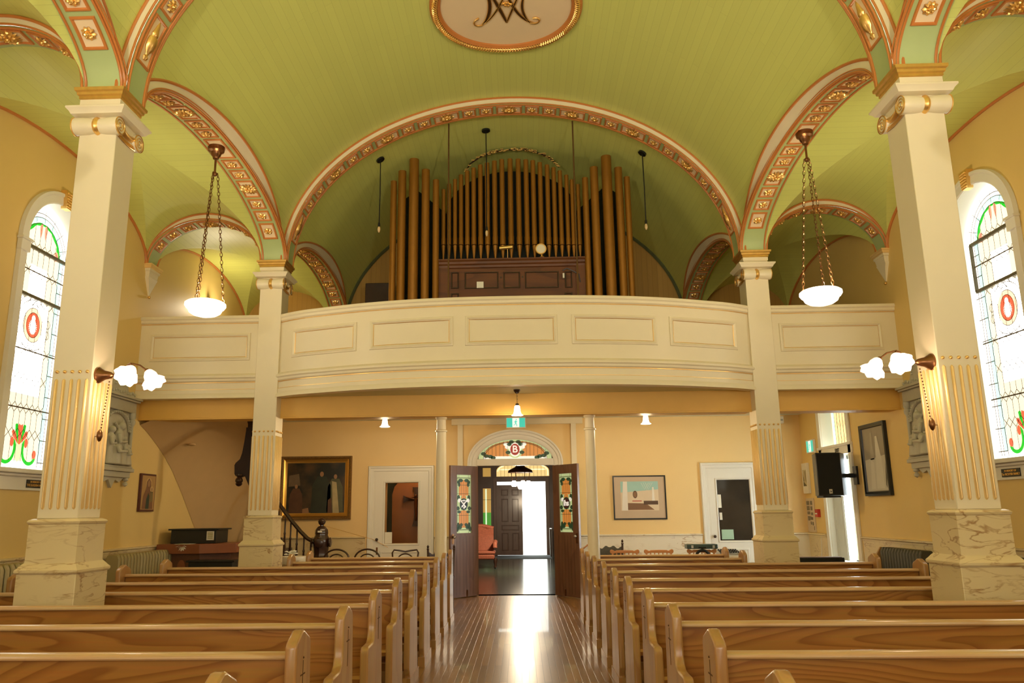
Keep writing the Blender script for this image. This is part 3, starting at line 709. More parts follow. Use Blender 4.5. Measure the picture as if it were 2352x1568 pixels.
        band(g, bez([(s*.10, F+.22), (s*.03, F+.20), (s*.05, F-.06), (s*.16, F-.02), (s*.27, F-.03), (s*.28, F+.06)]), .038, P(.004), 3)
        pm(ell(s*.115, F+.20, .028, .05, 12), 5, .0045); pm(ell(s*.27, F+.09, .032, .045, 12), 5, .0045)
    pm([(-.012, F+.18), (-.04, F+.36), (-.03, F+.39), (0, F+.375), (.03, F+.39), (.04, F+.36), (.012, F+.18)], 5, .004)
    gl = g.build('stained_glass', [gl_pale, gl_white, gl_blue, gl_green, gl_sal, gl_red, gl_opal, gl_peach, gl_day], root, recalc=False)
    # leads
    g = G(); B = lambda a, b, w=.005: band(g, [a, b], w, P(.006))
    bars = [2.475, 3.08, 3.93]; dz = .05
    rows_ = [Z0+.33, 2.475, 2.78, 3.08, 3.62, 3.93, ZS_+.05]
    for k in range(n+1):
        u = -iw+2*iw*k/n
        zz = Z0+.05
        for r in rows_:
            B((u, zz), (u, r-dz), .006); zz = r+dz
        B((u, zz), (u, ZS_+sqrt(max(0, .36**2-u*u))), .006)
        for r in rows_:
            if k < n:
                um = u+iw/n
                B((u, r-dz), (um, r), .007); B((um, r), (u, r+dz), .007); B((u+2*iw/n, r-dz), (um, r), .007); B((um, r), (u+2*iw/n, r+dz), .007)
    for z in bars: B((-HW, z), (HW, z), .014)
    for z in [Z0+.05]+[Z0+.05+.235*i for i in range(1, 10)]:
        for s in (-1, 1): B((s*.335, z), (s*.5, z), .008)
    for i in range(1, 8):
        a = pi*i/8; B((.335*cos(a), ZS_+.335*sin(a)), (.5*cos(a), ZS_+.5*sin(a)), .005)
    for r in (.335, .405, .45):
        band(g, [(-r, Z0)]+[(-r*cos(pi*i/24), ZS_+r*sin(pi*i/24)) for i in range(25)]+[(r, Z0)], .007, P(.006))
    for cx_, rr in ((0, (.112, .135)), (0, (.165, .185)), (0, (.27, .27))):
        e = ell(cx_, MC, *rr); band(g, e+[e[0]], .007, P(.006))
    for s in (-1, 1):
        for t in (-1, 1):
            for q in ((s*.25, MC+t*.06), (s*.06, MC+t*.25)): e = ell(q[0], q[1], .04, .045, 14); band(g, e+[e[0]], .006, P(.006))
    g.build('lead_came', lead, gl, recalc=False)
    g = G()
    for z in (4.18, 3.655): g.box(min(X, X+D*.025), max(X, X+D*.025), WC-.46, WC+.46, z-.017, z+.017)
    if sx > 0: g.box(min(X, X+D*.03), max(X, X+D*.03), WC+.44, WC+.46, 3.655, 4.18)
    g.build('casement_frame', mat('dark_olive_iron', (.12, .10, .05), .5), gl)
    # casing, imposts, keystone, sill
    def lop(w): return [(-w, 1.84)]+[(-w*cos(pi*i/32), 4.14+w*sin(pi*i/32)) for i in range(33)]+[(w, 1.84)]
    rows = []
    for w, h in ((WH, 0), (WH, .02), (WH+.012, .03), (WH+.09, .03), (WH+.10, .045), (WH+.13, .045), (WH+.135, 0)):
        rows.append([(sx*(XW-h), WC+u, v) for u, v in lop(w)])
    g = G(); g.grid(rows, 0); g.build('casing', white, root, recalc=False)
    g = G()
    for s in (-1, 1):
        a, b = WC+s*(WH-.005), WC+s*(WH+.14); g.box(min(sx*XW, sx*(XW-.055)), max(sx*XW, sx*(XW-.055)), min(a, b), max(a, b), 3.98, 4.12); g.box(min(sx*XW, sx*(XW-.07)), max(sx*XW, sx*(XW-.07)), min(a, b)-.01, max(a, b)+.01, 4.09, 4.12)
    g.build('impost_block', white, root, bevel=.006)
    g = G(); g.prism([(WC-.045, 4.66), (WC+.045, 4.66), (WC+.075, 4.86), (WC-.075, 4.86)], sx*XW, sx*(XW-.07), 'x')
    for i in range(5):
        for j in range(6): g.ball((sx*(XW-.07), WC-.045+.022*i, 4.68+.03*j), .012, 6)
    g.build('gilded_keystone', gold, root)
    g = G(); g.box(min(sx*(XW+.2), sx*(XW-.09)), max(sx*(XW+.2), sx*(XW-.09)), WC-WH-.17, WC+WH+.17, 1.79, 1.835); g.box(min(sx*XW, sx*(XW-.05)), max(sx*XW, sx*(XW-.05)), WC-WH-.15, WC+WH+.15, 1.76, 1.79); g.build('sill', white, root, bevel=.008)
    g = G(); g.box(min(sx*XW, sx*(XW-.02)), max(sx*XW, sx*(XW-.02)), WC-WH-.13, WC+WH+.13, 1.63, 1.76); g.build('apron', white, root)
    return root
num = 1
for sx in (-1, 1):
    w = tall_window(sx, num); num += 1
    for k in (1, 2):  # unseen windows added as fill light, with brighter glass
        d = dup(w, (sx*XW, WC-4.33*k, 1.7)); d.name = 'window_%d' % num; num += 1
        for o in d.children:
            if o.name.startswith('stained_glass'):
                o.data = o.data.copy(); hot = glow('fill_glass_side' if k == 1 else 'fill_glass_chancel', (1, .95, .84), 2.6 if k == 1 else 9)
                for i_ in (0, 1, 8): o.data.materials[i_] = hot
        d['label'] = 'tall stained glass window added as fill light in the %s wall %s' % (side[sx], 'beside the viewer' if k == 1 else 'behind the viewer')
for sx, y0, l1, l2 in ((-1, 7.95, 'IN MEMORY OF', 'THE SUGDEN FAMILY'), (1, 7.93, 'IN MEMORY OF', 'The RICHTER FAMILY')):
    r = thing('memorial_plaque', (sx*(XW-.02), y0, 1.66), 'small black plaque with gold lettering under the %s stained glass window' % side[sx], 'plaque', 'memorial plaques under the windows')
    g = G(); X = sx*(XW-.02); g.box(min(X, X-sx*.008), max(X, X-sx*.008), y0-.15, y0+.15, 1.655, 1.735); g.build('plate', black, r, bevel=.002)
    for b_, z, sz in ((l1, 1.713, .027), (l2, 1.680, .031)):
        text('lettering', b_, sz, basis((X-sx*.009, y0, z), (0, -sx, 0) if sx > 0 else (0, 1, 0), (0, 0, 1)), gold, r, .001, .0008)
# ---------------------------------------------------------------- pews
def end_profile():
    p = [(-.30, 0), (-.29, .10), (-.325, .16), (-.325, .56), (-.318, .585), (-.30, .600), (-.20, .602), (-.155, .605), (-.125, .625), (-.108, .66), (-.104, .72), (-.104, .845), (-.09, .862), (-.012, .898), (.012, .898), (.105, .858), (.118, .84), (.135, .6), (.175, .10), (.20, .09), (.20, 0)]
    return p
g = G(); g.prism(end_profile(), -.024, .024, 'x'); pe = g.build('end_panel', pinez, bevel=.009, seg=2, ang=50)
g = G(); g.box(-.031, .031, -.31, .215, 0, .085); pf = g.build('foot_rail', pinez, bevel=.008)
g = G()
for s in (-1, 1):
    g.box(s*.0245-.0006, s*.0245+.0006, -.002, .006, .60, .78); g.box(s*.0245-.0006, s*.0245+.0006, -.032, .036, .722, .728); g.ball((s*.0245, .002, .79), .005, 6)
crs = g.build('incised_cross', mat('dark_incision', (.10, .04, .01), .7))
PEM, PFM, CRM = pe.data, pf.data, crs.data; pemod = .009
for o in (pe, pf, crs): bpy.data.objects.remove(o)
def inst(name, me, parent, loc, bevel=0, rot=None):
    o = bpy.data.objects.new(name, me); C.objects.link(o); o.parent = parent; o.location = Vector(loc)-WL[parent.name]
    if rot: o.rotation_euler = rot
    if bevel: b = o.modifiers.new('bevel', 'BEVEL'); b.width = bevel; b.segments = 2; b.limit_method = 'ANGLE'
    WL[o.name] = WL[parent.name]; return o
def pew(sx, xi, xo, Y, label, notch=None):
    xi, xo = sx*xi, sx*xo; x0, x1 = min(xi, xo), max(xi, xo)
    r = thing('pew', ((x0+x1)/2, Y, 0), label, 'pew', 'rows of honey pine pews')
    for x in (xi+sx*.024, xo-sx*.024):
        e = inst('end_panel', PEM, r, (x, Y, 0), pemod); inst('foot_rail', PFM, e, (x, Y, 0)).location = (0, 0, 0); inst('incised_cross', CRM, e, (x, Y, 0)).location = (0, 0, 0)
    a, b = x0+.046, x1-.046
    g = G(); g.prism([(Y+.02, .30), (Y+.045, .30), (Y+.035, .79), (Y+.01, .79)], a, b, 'x'); g.build('backrest', pine, r)
    g = G(); g.prism([(Y-.012, .782), (Y-.016, .79), (Y-.012, .802), (Y+.0, .808), (Y+.045, .808), (Y+.055, .80), (Y+.055, .782)], a, b, 'x'); g.build('top_rail', railw, r, bevel=.003)
    g = G(); segs = [(a, b)] if not notch else [(a, notch[0]), (notch[1], b)]
    for p, q in segs: g.prism([(Y-.31, .40), (Y-.32, .425), (Y-.30, .44), (Y+.02, .425), (Y+.02, .39), (Y-.30, .395)], p, q, 'x')
    g.build('seat', pine, r)
    g = G(); g.box(a, b, Y+.03, Y+.05, .08, .14); g.build('stretcher', pinez, r)
ROWL = [2.53, 3.41, 4.27, 5.16, 6.05, 6.91, 7.85, 8.79, 9.65, 10.49]
XE = [4.32]*6+[3.86, 3.86, 2.72, 2.72]
ordn = ['cut by the bottom edge of the picture', 'second row from the viewer', 'third row from the viewer', 'fourth row, just in front of the near column', 'fifth row, just behind the near column', 'sixth row from the viewer', 'seventh row from the viewer', 'eighth row, third from the back', 'short row second from the back', 'short backmost row nearest the doors']
for sx in (-1, 1):
    for i, Y in enumerate(ROWL):
        xe = XE[i]
        pew(sx, .83, xe, Y+(0.0 if sx < 0 else (.0, -.03, 0, -.05, -.02, 0, -.05, 0, .06, .05)[i]), 'pine pew %s of the aisle, %s' % (side[sx], ordn[i]), (2.90*sx, 3.45*sx) if i == 4 and sx > 0 else ((-3.45, -2.90) if i == 4 else None))
# ---------------------------------------------------------------- main doors and arch over them
r = thing('door_1', (0, YR, 0), 'arched doorway casing with a stained glass fanlight over the open doors', None); del r['label']; r['kind'] = 'structure'
cx = -.02
rows = []
def cas(w, rise, zs=2.2): return [(cx-w, 0)]+[(cx-w*cos(pi*i/40), zs+rise*sin(pi*i/40)) for i in range(41)]+[(cx+w, 0)]
for w, rise, h in ((.665, .40, 0), (.665, .40, .025), (.69, .425, .035), (.74, .48, .035), (.75, .49, .05), (.79, .53, .05), (.80, .545, .065), (.825, .575, .065), (.83, .58, 0)):
    rows.append([(u, YR-h, v) for u, v in cas(w, rise)])
g = G(); g.grid(rows); g.build('casing', white, r, recalc=False)
g = G(); g.box(cx-.665, cx+.665, YR-.04, YR+.05, 2.15, 2.265); g.build('transom_bar', white, r, bevel=.006)
P = lambda h: (lambda u, v: (cx+u, YR+.04-h, v))
amber = glow('amber_glass', (.50, .20, .04), .75); dkgr = glow('dark_green_glass', (.02, .06, .025), .5); ltgr = glow('pale_green_glass', (.45, .55, .28), .7); wht = glow('milk_glass', (.85, .80, .72), .8); ruby = glow('ruby_glass', (.28, .025, .015), .7); ambl = glow('light_amber_glass', (.62, .30, .09), .9); dred = glow('dark_wine_glass', (.05, .012, .01), .5)  # door and fanlight glass: light passing through is put in as a weak glow
g = G(); n = 30; RX, RZ = .64, .345; ZB = 2.27
fan = lambda s, h: [P(h)(u*s, ZB+.0+(v-ZB)*s) for u, v in [(-RX, ZB)]+[(-RX*cos(pi*i/n), ZB+RZ*sin(pi*i/n)**.8) for i in range(n+1)]+[(RX, ZB)]]
g.q(fan(1, 0), 2)
def fband(s0, s1, m, h): 
    pts0, pts1 = fan(s0, h), fan(s1, h); g.grid([[a, b] for a, b in zip(pts0, pts1)], m)
g.q(fan(.86, .002), 3); g.q([P(.003)(u*.82, ZB+.045+(v-ZB)*.76) for u, v in [(-RX*cos(pi*i/n), ZB+RZ*sin(pi*i/n)**.8) for i in range(n+1)]], 0)
e = lambda a, b, c_, d, h, m, k=20: g.q([P(h)(u, v) for u, v in ell(a, b, c_, d, k)], m)
e(0, 2.43, .14, .15, .005, 2); e(0, 2.43, .10, .125, .006, 3); e(0, 2.43, .082, .10, .008, 4)
for s in (-1, 1):
    for a_, b_, m in ((.13, 2.47, 3), (.10, 2.52, 1), (.12, 2.38, 1), (.06, 2.56, 1), (.50, 2.32, 1), (.43, 2.31, 1), (.55, 2.36, 1), (.38, 2.29, 1), (.16, 2.52, 3)): e(s*a_, b_, .045, .032, .007+.0005*s, m, 10)
g.build('fanlight', [amber, dkgr, ltgr, wht, ruby], r, recalc=False)
text('monogram', 'B', .17, basis(P(.012)(0, 2.43), (1, 0, 0), (0, 0, 1)), wht, r, .001, .002)
g = G()
for k in range(-8, 9):
    if abs(k) > 1: u = k*.066; g.box(cx+u-.002, cx+u+.002, YR+.032, YR+.038, ZB+.04, ZB+.02+.30*sqrt(max(0, 1-(u/.6)**2)))
for s_ in (.86, .82, 1.0): g.tube(fan(s_, .008), .004, 5)
g.build('lead_came', lead, r)
def leaf(hx, dx, dy, w, label, inits):
    L_ = math.hypot(dx, dy); ux, uy = dx/L_, dy/L_; nx, ny = (uy, -ux) if uy*0-(-ux) < 0 else (-uy, ux)
    if ny > 0: nx, ny = -nx, -ny        # normal facing the nave
    H = Vector((hx, YR-.05, 0)); PT = lambda u, d, z: H+Vector((ux*u+nx*d, uy*u+ny*d, z))
    rt_ = thing('door_%d' % (2 if inits == 'keys' else 3), H, label, None); rt_['kind'] = 'structure'
    def bx(g, u0, u1, d0, d1, z0, z1, m=0):
        n0 = len(g.v); g.box(0, 1, 0, 1, 0, 1, m)
        for i in range(n0, len(g.v)):
            a, b, c_ = g.v[i]; g.v[i] = tuple(PT(u0+(u1-u0)*a, d0+(d1-d0)*b, z0+(z1-z0)*c_))
    g = G(); g0, g1, z0, z1 = w*.24, w*.78, 1.03, 1.99
    bx(g, 0, g0, -.022, .022, .01, 2.14); bx(g, g1, w, -.022, .022, .01, 2.14); bx(g, g0, g1, -.022, .022, .01, z0); bx(g, g0, g1, -.022, .022, z1, 2.14); g.build('door_panel', brown, rt_, bevel=.003)
    g = G(); lo_, hi_ = g0, g1
    for k in range(6): bx(g, g0-.03+k*w*.12, g0-.026+k*w*.12, .0222, .0228, .05, .98)
    g.build('board_groove', dark, rt_)
    g = G(); Q = lambda h: (lambda u, v: PT(g0+(g1-g0)*u, h, z0+(z1-z0)*v))
    q = lambda pts, h, m: g.q([Q(h)(a, b) for a, b in pts], m)
    rc = lambda a, b, c_, d: [(a, c_), (b, c_), (b, d), (a, d)]
    q(rc(0, 1, 0, 1), 0, 2); q(rc(.06, .94, .045, .955), .001, 5); q(rc(.1, .9, .06, .94), .002, 2); q(rc(.18, .82, .09, .91), .003, 0)
    q(rc(.12, .88, .38, .64), .0035, 2)
    for s in (-1, 1):
        for a_, b_, rx, rz in ((.2, .90, .16, .03), (.34, .87, .1, .03), (.3, .83, .08, .04), (.34, .60, .1, .05), (.38, .42, .12, .035), (.3, .36, .12, .025), (.36, .12, .1, .06), (.25, .10, .14, .035), (.42, .07, .08, .05), (.16, .14, .1, .03)): q(ell(.5+s*a_, b_, rx, rz, 12), .004+s*.0002, 1)
        q(ell(.5+s*.30, .555, .09, .035, 12), .005, 3); q(ell(.5+s*.24, .47, .05, .06, 12), .0045, 2)
    q(ell(.5, .60, .16, .055, 14), .0048, 0); q(ell(.5, .36, .16, .03, 14), .0048, 0)
    q(ell(.5, .49, .27, .105, 24), .006, 1); q(ell(.5, .49, .23, .09, 24), .007, 6 if inits == 'keys' else 7)
    gl = g.build('stained_glass', [amber, dkgr, ltgr, wht, ruby, glow('green_glass_border', (.22, .30, .13), .6), black, dred], rt_, recalc=False)
    M_ = basis(Q(.010)(.5, .49), (-ux if ux*1 < 0 else ux, -uy if ux < 0 else uy, 0), (0, 0, 1))
    if inits == 'keys':
        g = G()
        band(g, [(.32, .55), (.66, .44)], .022, Q(.011)); band(g, [(.68, .54), (.36, .44)], .022, Q(.012)); band(g, [(.5, .575), (.5, .41)], .018, Q(.0105)); band(g, [(.40, .555), (.60, .555)], .012, Q(.0115))
        for p in ((.34, .545), (.66, .545), (.5, .43), (.42, .45), (.6, .46)): g.q([Q(.0125)(a, b) for a, b in ell(p[0], p[1], .05, .015, 10)])
        g.build('emblem', wht, gl, recalc=False)
    else: text('emblem', 'ihs', .13, M_, wht, gl, .001, .004)
    g = G()
    for u in (.34, .5, .66): band(g, [(u, .09), (u, .91)], .012, Q(.0052))
    for v in (.15, .3, .67, .82): band(g, [(.05, v), (.95, v)], .006, Q(.0053))
    for v in (.06, .94): band(g, [(0, v), (1, v)], .006, Q(.006))
    for u in (.06, .18, .82, .94): band(g, [(u, 0), (u, 1)], .014, Q(.006))
    g.build('lead_came', lead, gl, recalc=False)
    g = G(); bx(g, w-.07, w-.03, .022, .03, .86, 1.02); g.build('lock_plate', bronze, rt_)
    g = G(); g.ball(tuple(PT(w-.05, .06, .97)), .026, 12); g.tube([PT(w-.05, .02, .97), PT(w-.05, .06, .97)], .009, 8); g.build('door_knob', silver, rt_)
    g = G(); g.tube([PT(w*.42, .03, .02), PT(w*.42, .03, .12)], .011, 8); g.build('door_bolt', bronze, rt_)
leaf(cx-.655, -.43, -.42, .61, 'left brown door leaf with a stained glass pane, open into the aisle', 'keys')
leaf(cx+.655, .40, -.56, .66, 'right brown door leaf with a stained glass ihs pane, open into the aisle', 'ihs')
# ---------------------------------------------------------------- vestibule
bw = mat('dark_panelled_wood', (.11, .055, .03), .35, var=.3, scale=4)
YV = 26.0
for x in (-2.0, 2.0):
    g = G(); g.box(x-.1, x+.1, YR+.2 if x > 0 else 15.1, YV+.1, 0, 3.4); tag(g.build('wall_vestibule_'+('left' if x < 0 else 'right'), bw), kind='structure')
g = G(); g.box(-2.1, 2.1, YR+.2, YV+.1, 3.3, 3.4); tag(g.build('ceiling', bw), kind='structure')
g = G(); ox0, ox1, oz = -.72, .86, 2.33
g.box(-2, ox0, YV, YV+.12, 0, 3.3); g.box(ox1, 2, YV, YV+.12, 0, 3.3); g.box(ox0, ox1, YV, YV+.12, oz, 3.3)
tag(g.build('wall_entrance', bw), kind='structure')
for a, b in ((-.84, -.72), (.86, .98)):
    g = G(); g.box(a, b, YV-.06, YV, 0, 2.45); tag(g.build('trim_%d' % tn, brown), kind='structure'); tn += 1
tg = glow('bright_amber_glass', (.95, .66, .25), 1.0); tgw = glow('bright_cream_glass', (1, .9, .6), 1.2)
g = G(); g.prism(arch_loop(.13, .86, 2.50, 2.68, .30), YV-.02, YV-.01, 'y', 0)
band(g, [(-.62, 2.72), (.88, 2.72)], .03, lambda u, v: (u, YV-.025, v), 1); e_ = arch_loop(.13, .82, 2.52, 2.66, .29)[1:]
for k in range(-6, 7): band(g, [(.13+k*.12, 2.5), (.13+k*.12, 2.95)], .008, lambda u, v: (u, YV-.026, v), 2)
band(g, e_, .03, lambda u, v: (u, YV-.027, v), 1)
o = tag(g.build('window_%d' % num, [tg, tgw, lead]), kind='structure'); num += 1
g = G(); g.box(-1.18, -.92, YV-.02, YV-.01, .85, 2.12, 0); g.box(-1.18, -.92, YV-.025, YV-.02, .85, 1.35, 1); g.box(-1.10, -1.06, YV-.03, YV-.025, .85, 2.1, 2); g.box(-1.2, -.9, YV-.03, YV-.02, 1.75, 1.76, 3); g.box(-1.18, -.92, YV-.02, YV-.01, 2.5, 2.78, 0)
o = tag(g.build('window_%d' % num, [glow('sidelight_amber', (.55, .32, .07), .8), glow('sidelight_green', (.06, .30, .03), .9), glow('sidelight_pale', (.7, .9, .6), 1.2), lead]), kind='structure'); num += 1
r = thing('door_4', (-.70, YV-.08, 0), None, None); r['kind'] = 'structure'
g = G(); g.box(-.745, .10, YV-.13, YV-.08, .015, 2.22); dl = g.build('door_panel', brown, r)
g = G()
for x0, x1, z0, z1 in ((-.58, -.36, 1.88, 2.08), (-.24, -.02, 1.88, 2.08), (-.58, -.36, 1.05, 1.78), (-.24, -.02, 1.05, 1.78), (-.58, -.02, .78, .95), (-.58, -.36, .15, .70), (-.24, -.02, .15, .70)):
    frame2d(g, x0, x1, z0, z1, .03, [(0, 0), (.008, .012), (.02, .012), (.03, 0)], lambda x, z, h: (x, YV-.13-h, z))
g.build('panel_moulding', brown, r)
g = G(); g.box(-.9, .95, 24.0, 25.85, .0, .012); tag(g.build('door_mat', mat('grey_carpet', (.16, .18, .19), .9)), 'grey entrance mat inside the outer doorway', 'mat')
r = thing('handrail', (1.0, 24.9, 0), 'short pale metal handrail right of the outer doorway', 'handrail'); g = G(); g.tube([(.95, 25.2, 0), (.95, 25.2, .85), (.99, 24.6, .85)], .018, 8); g.tube([(.99, 24.6, 0), (.99, 24.6, .85)], .018, 8); g.build('rail', silver, r)
# armchair
r = thing('armchair', (-.95, 20.2, 0), 'tufted red brocade armchair with carved legs inside the vestibule', 'armchair'); up = mat('red_brocade', (.28, .075, .035), .7, var=.6, scale=40)
g = G(); g.prism([(20.0, .42), (20.6, .42), (20.6, .34), (20.0, .34)], -1.35, -.6, 'x'); g.prism([(20.0, .34), (20.6, .34), (20.6, .22), (20.0, .22)], -1.33, -.62, 'x'); g.build('seat', up, r, bevel=.03)
g = G(); rows = []
for i in range(9):
    t = i/8; rows.append([(-1.38+.72*j/8, 20.55+.06*sin(pi*t)+.12*t+.02*cos(j*2.2)*sin(i*2), .40+.55*t*(1+.12*sin(pi*j/8))) for j in range(9)])
g.grid(rows); g.grid([[(x, y+.09, z) for x, y, z in r_] for r_ in rows]); g.tube([(x, y+.045, z) for x, y, z in rows[-1]], .055, 8); g.build('backrest', up, r, recalc=False)
for x in (-1.36, -.60):
    g = G(); g.tube([(x, 20.55, .62), (x, 20.2, .64), (x, 20.02, .60), (x, 20.0, .50)], .055, 10); g.build('arm', up, r)
    for y in (20.05, 20.55): g = G(); g.lathe([(.012, 0), (.035, .03), (.018, .08), (.045, .18), (.03, .23)], (x, y, 0), 10); g.build('leg', dark, r)
# chandelier in the vestibule
r = thing('chandelier', (.06, 19, 3.3), 'brass chandelier with glowing shades hanging in the vestibule', 'chandelier')
g = G(); g.lathe([(.30, 2.28), (.28, 2.34), (.12, 2.42), (.05, 2.52), (.03, 2.8), (.012, 2.85), (.012, 3.3)], (.06, 19, 0), 20); g.build('canopy', mat('dark_brass', (.08, .04, .02), .35, metal=.6), r)
g = G()
for k in range(6):
    a = 2*pi*k/6; g.tube([(.06+.22*cos(a), 19+.22*sin(a), 2.30), (.06+.2*cos(a), 19+.2*sin(a), 2.12)], .008, 6)
g.build('chain', bronze, r)
for k in range(5):
    a = 2*pi*k/5; g = G(); g.lathe([(.04, .04), (.06, 0), (.07, -.06), (.05, -.09), (.001, -.09)], (.06+.19*cos(a), 19+.19*sin(a), 2.05), 12); g.build('shade', glow('lamp_glass_bright', (1, .82, .66), 5), r)
g = G(); g.lathe([(.05, .06), (.08, 0), (.05, -.08), (.001, -.09)], (.06, 19, 1.98), 12); g.build('shade', glow('lamp_glass_bright', (1, .82, .66), 5), r)
lamp('vestibule_lamp', (.06, 19, 1.75), 240, (1, .8, .55), .1, r)

# ---------------------------------------------------------------- bowl lamps on chains
alab = glow('glowing_alabaster', (1, .80, .62), 3.2)
def bowl_lamp(x, label):
    y = 7.8; r = thing('bowl_lamp', (x, y, 5.28), label, 'lamp', 'alabaster bowl lamps hung from the arcade arches')
    g = G(); g.lathe([(.015, -.13), (.03, -.125), (.035, -.10), (.05, -.085), (.06, -.05), (.085, -.035), (.09, 0), (.09, .015)], (x, y, 5.28), 20); g.tube([(x, y, 5.16), (x, y, 4.99)], .012, 8); g.ball((x, y, 4.98), .028, 10); g.build('canopy', bronze, r)
    g = G(); g.lathe([(.002, 3.385), (.06, 3.388), (.12, 3.405), (.158, 3.43), (.170, 3.455), (.168, 3.465), (.19, 3.475), (.207, 3.50), (.205, 3.525), (.185, 3.54), (.172, 3.545), (.165, 3.535), (.18, 3.52), (.185, 3.50), (.15, 3.45), (.06, 3.41), (.002, 3.405)], (x, y, 0), 40)
    g.build('bowl', alab, r)
    for k in range(3):
        a = 2*pi*k/3+.35; top = Vector((x+.03*cos(a), y+.03*sin(a), 4.99)); bot = Vector((x+.175*cos(a), y+.175*sin(a), 3.54)); n = 34; g = G(); d = (bot-top)/n; u = d.normalized()
        h1 = u.cross(Vector((0, 1, .1))).normalized(); h2 = u.cross(h1)
        for i in range(n):
            c_ = top+d*(i+.5); hh = h1 if i % 2 else h2
            g.tube([c_+u*(.028*cos(2*pi*j/8))+hh*(.0135*sin(2*pi*j/8)) for j in range(8)], .0034, 4, True)
        g.build('chain', bronze, r)
    lamp('bowl_lamp_light', (x, y, 3.56), 38*LAMP, (1, .80, .56), .10, r); return r
b0 = bowl_lamp(-3.185, 'glowing alabaster bowl lamp on chains left of the nave'); 
dup(b0, (3.165, 7.8, 5.28), label='glowing alabaster bowl lamp on chains right of the nave')
for x, y, l in ((-3.165, 3.5, 'left bowl lamp above the viewer'), (3.165, 3.5, 'right bowl lamp above the viewer'), (-3.165, -.9, 'left bowl lamp behind the viewer'), (3.165, -.9, 'right bowl lamp behind the viewer')):
    d = dup(b0, (x, y, 5.28), label='alabaster '+l)
    for o in d.children:
        if o.type == 'LIGHT': o.data = o.data.copy(); o.data.energy *= .35 if y > 0 else 1.6
# invented uplighters, out of view behind the viewer, added to brighten the vault
for x, l in ((-2.3, 'left'), (2.3, 'right')):
    r = thing('added_uplighter', (x, -2.4, 0), 'brass floor lamp added as fill light, unseen at the %s behind the viewer' % l, 'lamp', 'added fill lamps')
    g = G(); g.lathe([(.16, 0), (.16, .02), (.02, .05), (.015, 1.75), (.03, 1.78), (.16, 1.88), (.17, 1.9), (.15, 1.88), (.02, 1.80)], (x, -2.4, 0), 24, cap=False); g.build('added_uplighter_stand', bronze, r)
    sl = bpy.data.lights.new('added_uplighter_light', 'SPOT'); sl.energy = 900*LAMP; sl.color = (1, .90, .72); sl.spot_size = radians(75); sl.spot_blend = 1; sl.shadow_soft_size = .12
    so_ = bpy.data.objects.new('added_uplighter_light', sl); C.objects.link(so_); so_.parent = r; so_.location = (0, 0, 1.95); so_.rotation_euler = (Vector((-x*.7, 8.0, 5.0))).to_track_quat('-Z', 'Y').to_euler()
# ---------------------------------------------------------------- two-light sconces
tul = glow('frosted_tulip_glass', (1, .80, .68), 1.35)
def tulip(g, c, d, r=.075, L_=.115):
    d = Vector(d).normalized(); a = d.orthogonal().normalized(); b = d.cross(a); rows = []
    for t, q in ((0, .30), (.08, .42), (.35, .62), (.6, .66), (.8, .82), (.93, 1.02), (1, 1.12)):
        rows.append([Vector(c)+d*(L_*(t+(.05*cos(8*2*pi*i/32) if t > .7 else 0)))+(a*cos(2*pi*i/32)+b*sin(2*pi*i/32))*r*q*(1+(.06*cos(8*2*pi*i/32) if t > .7 else 0)) for i in range(32)])
    g.grid(rows, 0, True); g.ball(tuple(Vector(c)+d*L_*.45), r*.42, 10)
def sconce(sx, label):
    y = YC[1]+.08; X = sx*XN; z = 2.385; r = thing('wall_sconce', (X, y, z), label, 'lamp', 'two-light sconces on the near columns')
    g = G(); g.lathe([(.060, 0), (.060, -.012*1), (.052, -.02), (.045, -.035), (.035, -.05), (.030, -.075), (.022, -.10), (.010, -.115), (.001, -.118)] if sx > 0 else [(.060, 0), (.060, .012), (.052, .02), (.045, .035), (.035, .05), (.030, .075), (.022, .10), (.010, .115), (.001, .118)], (X, y, z), 24, 'x')
    g.tube([(X-sx*.10, y, z), (X-sx*.22, y, z)], .008, 8); g.build('backplate', bronze, r)
    g = G(); e1 = Vector((X-sx*.21, y-.06, z-.01)); e2 = Vector((X-sx*.365, y, z+.03))
    g.tube([(X-sx*.20, y, z), (X-sx*.23, y-.03, z+.07), (X-sx*.27, y-.06, z+.075), (X-sx*.29, y-.07, z+.05)], .006, 6)
    g.tube([(X-sx*.20, y, z), (X-sx*.205, y, z+.06), (X-sx*.25, y, z+.085), (X-sx*.31, y, z+.07), tuple(e2)], .006, 6)
    g.ball(tuple(e2), .018, 8); g.ball((X-sx*.29, y-.07, z+.045), .018, 8); g.build('arm', bronze, r)
    g = G(); tulip(g, (X-sx*.292, y-.075, z+.035), (-sx*.02, -.75, -.62)); g.build('shade', tul, r)
    g = G(); tulip(g, (X-sx*.375, y, z+.025), (-sx*.55, -.25, -.80)); g.build('shade', tul, r)
    g = G(); zz = z-.05; n = 16
    for i in range(n): g.ball((X-sx*.09+sx*.03*i/n, y+.0, zz-.36*i/n), .006, 6)
    g.lathe([(.001, -.07), (.012, -.06), (.022, -.03), (.018, 0), (.005, .02), (.001, .02)], (X-sx*.055, y, zz-.37), 12); g.tube([(X-sx*.055, y, zz-.40), (X-sx*.02, y, zz-.40)], .003, 5); g.build('pull_chain', bronze, r)
    lamp('sconce_light', (X-sx*.27, y-.10, z-.09), 7*LAMP, (1, .70, .52), .05, r); return r
sconce(-1, 'bronze sconce with two frosted tulip shades on the near left column'); sconce(1, 'bronze sconce with two frosted tulip shades on the near right column')
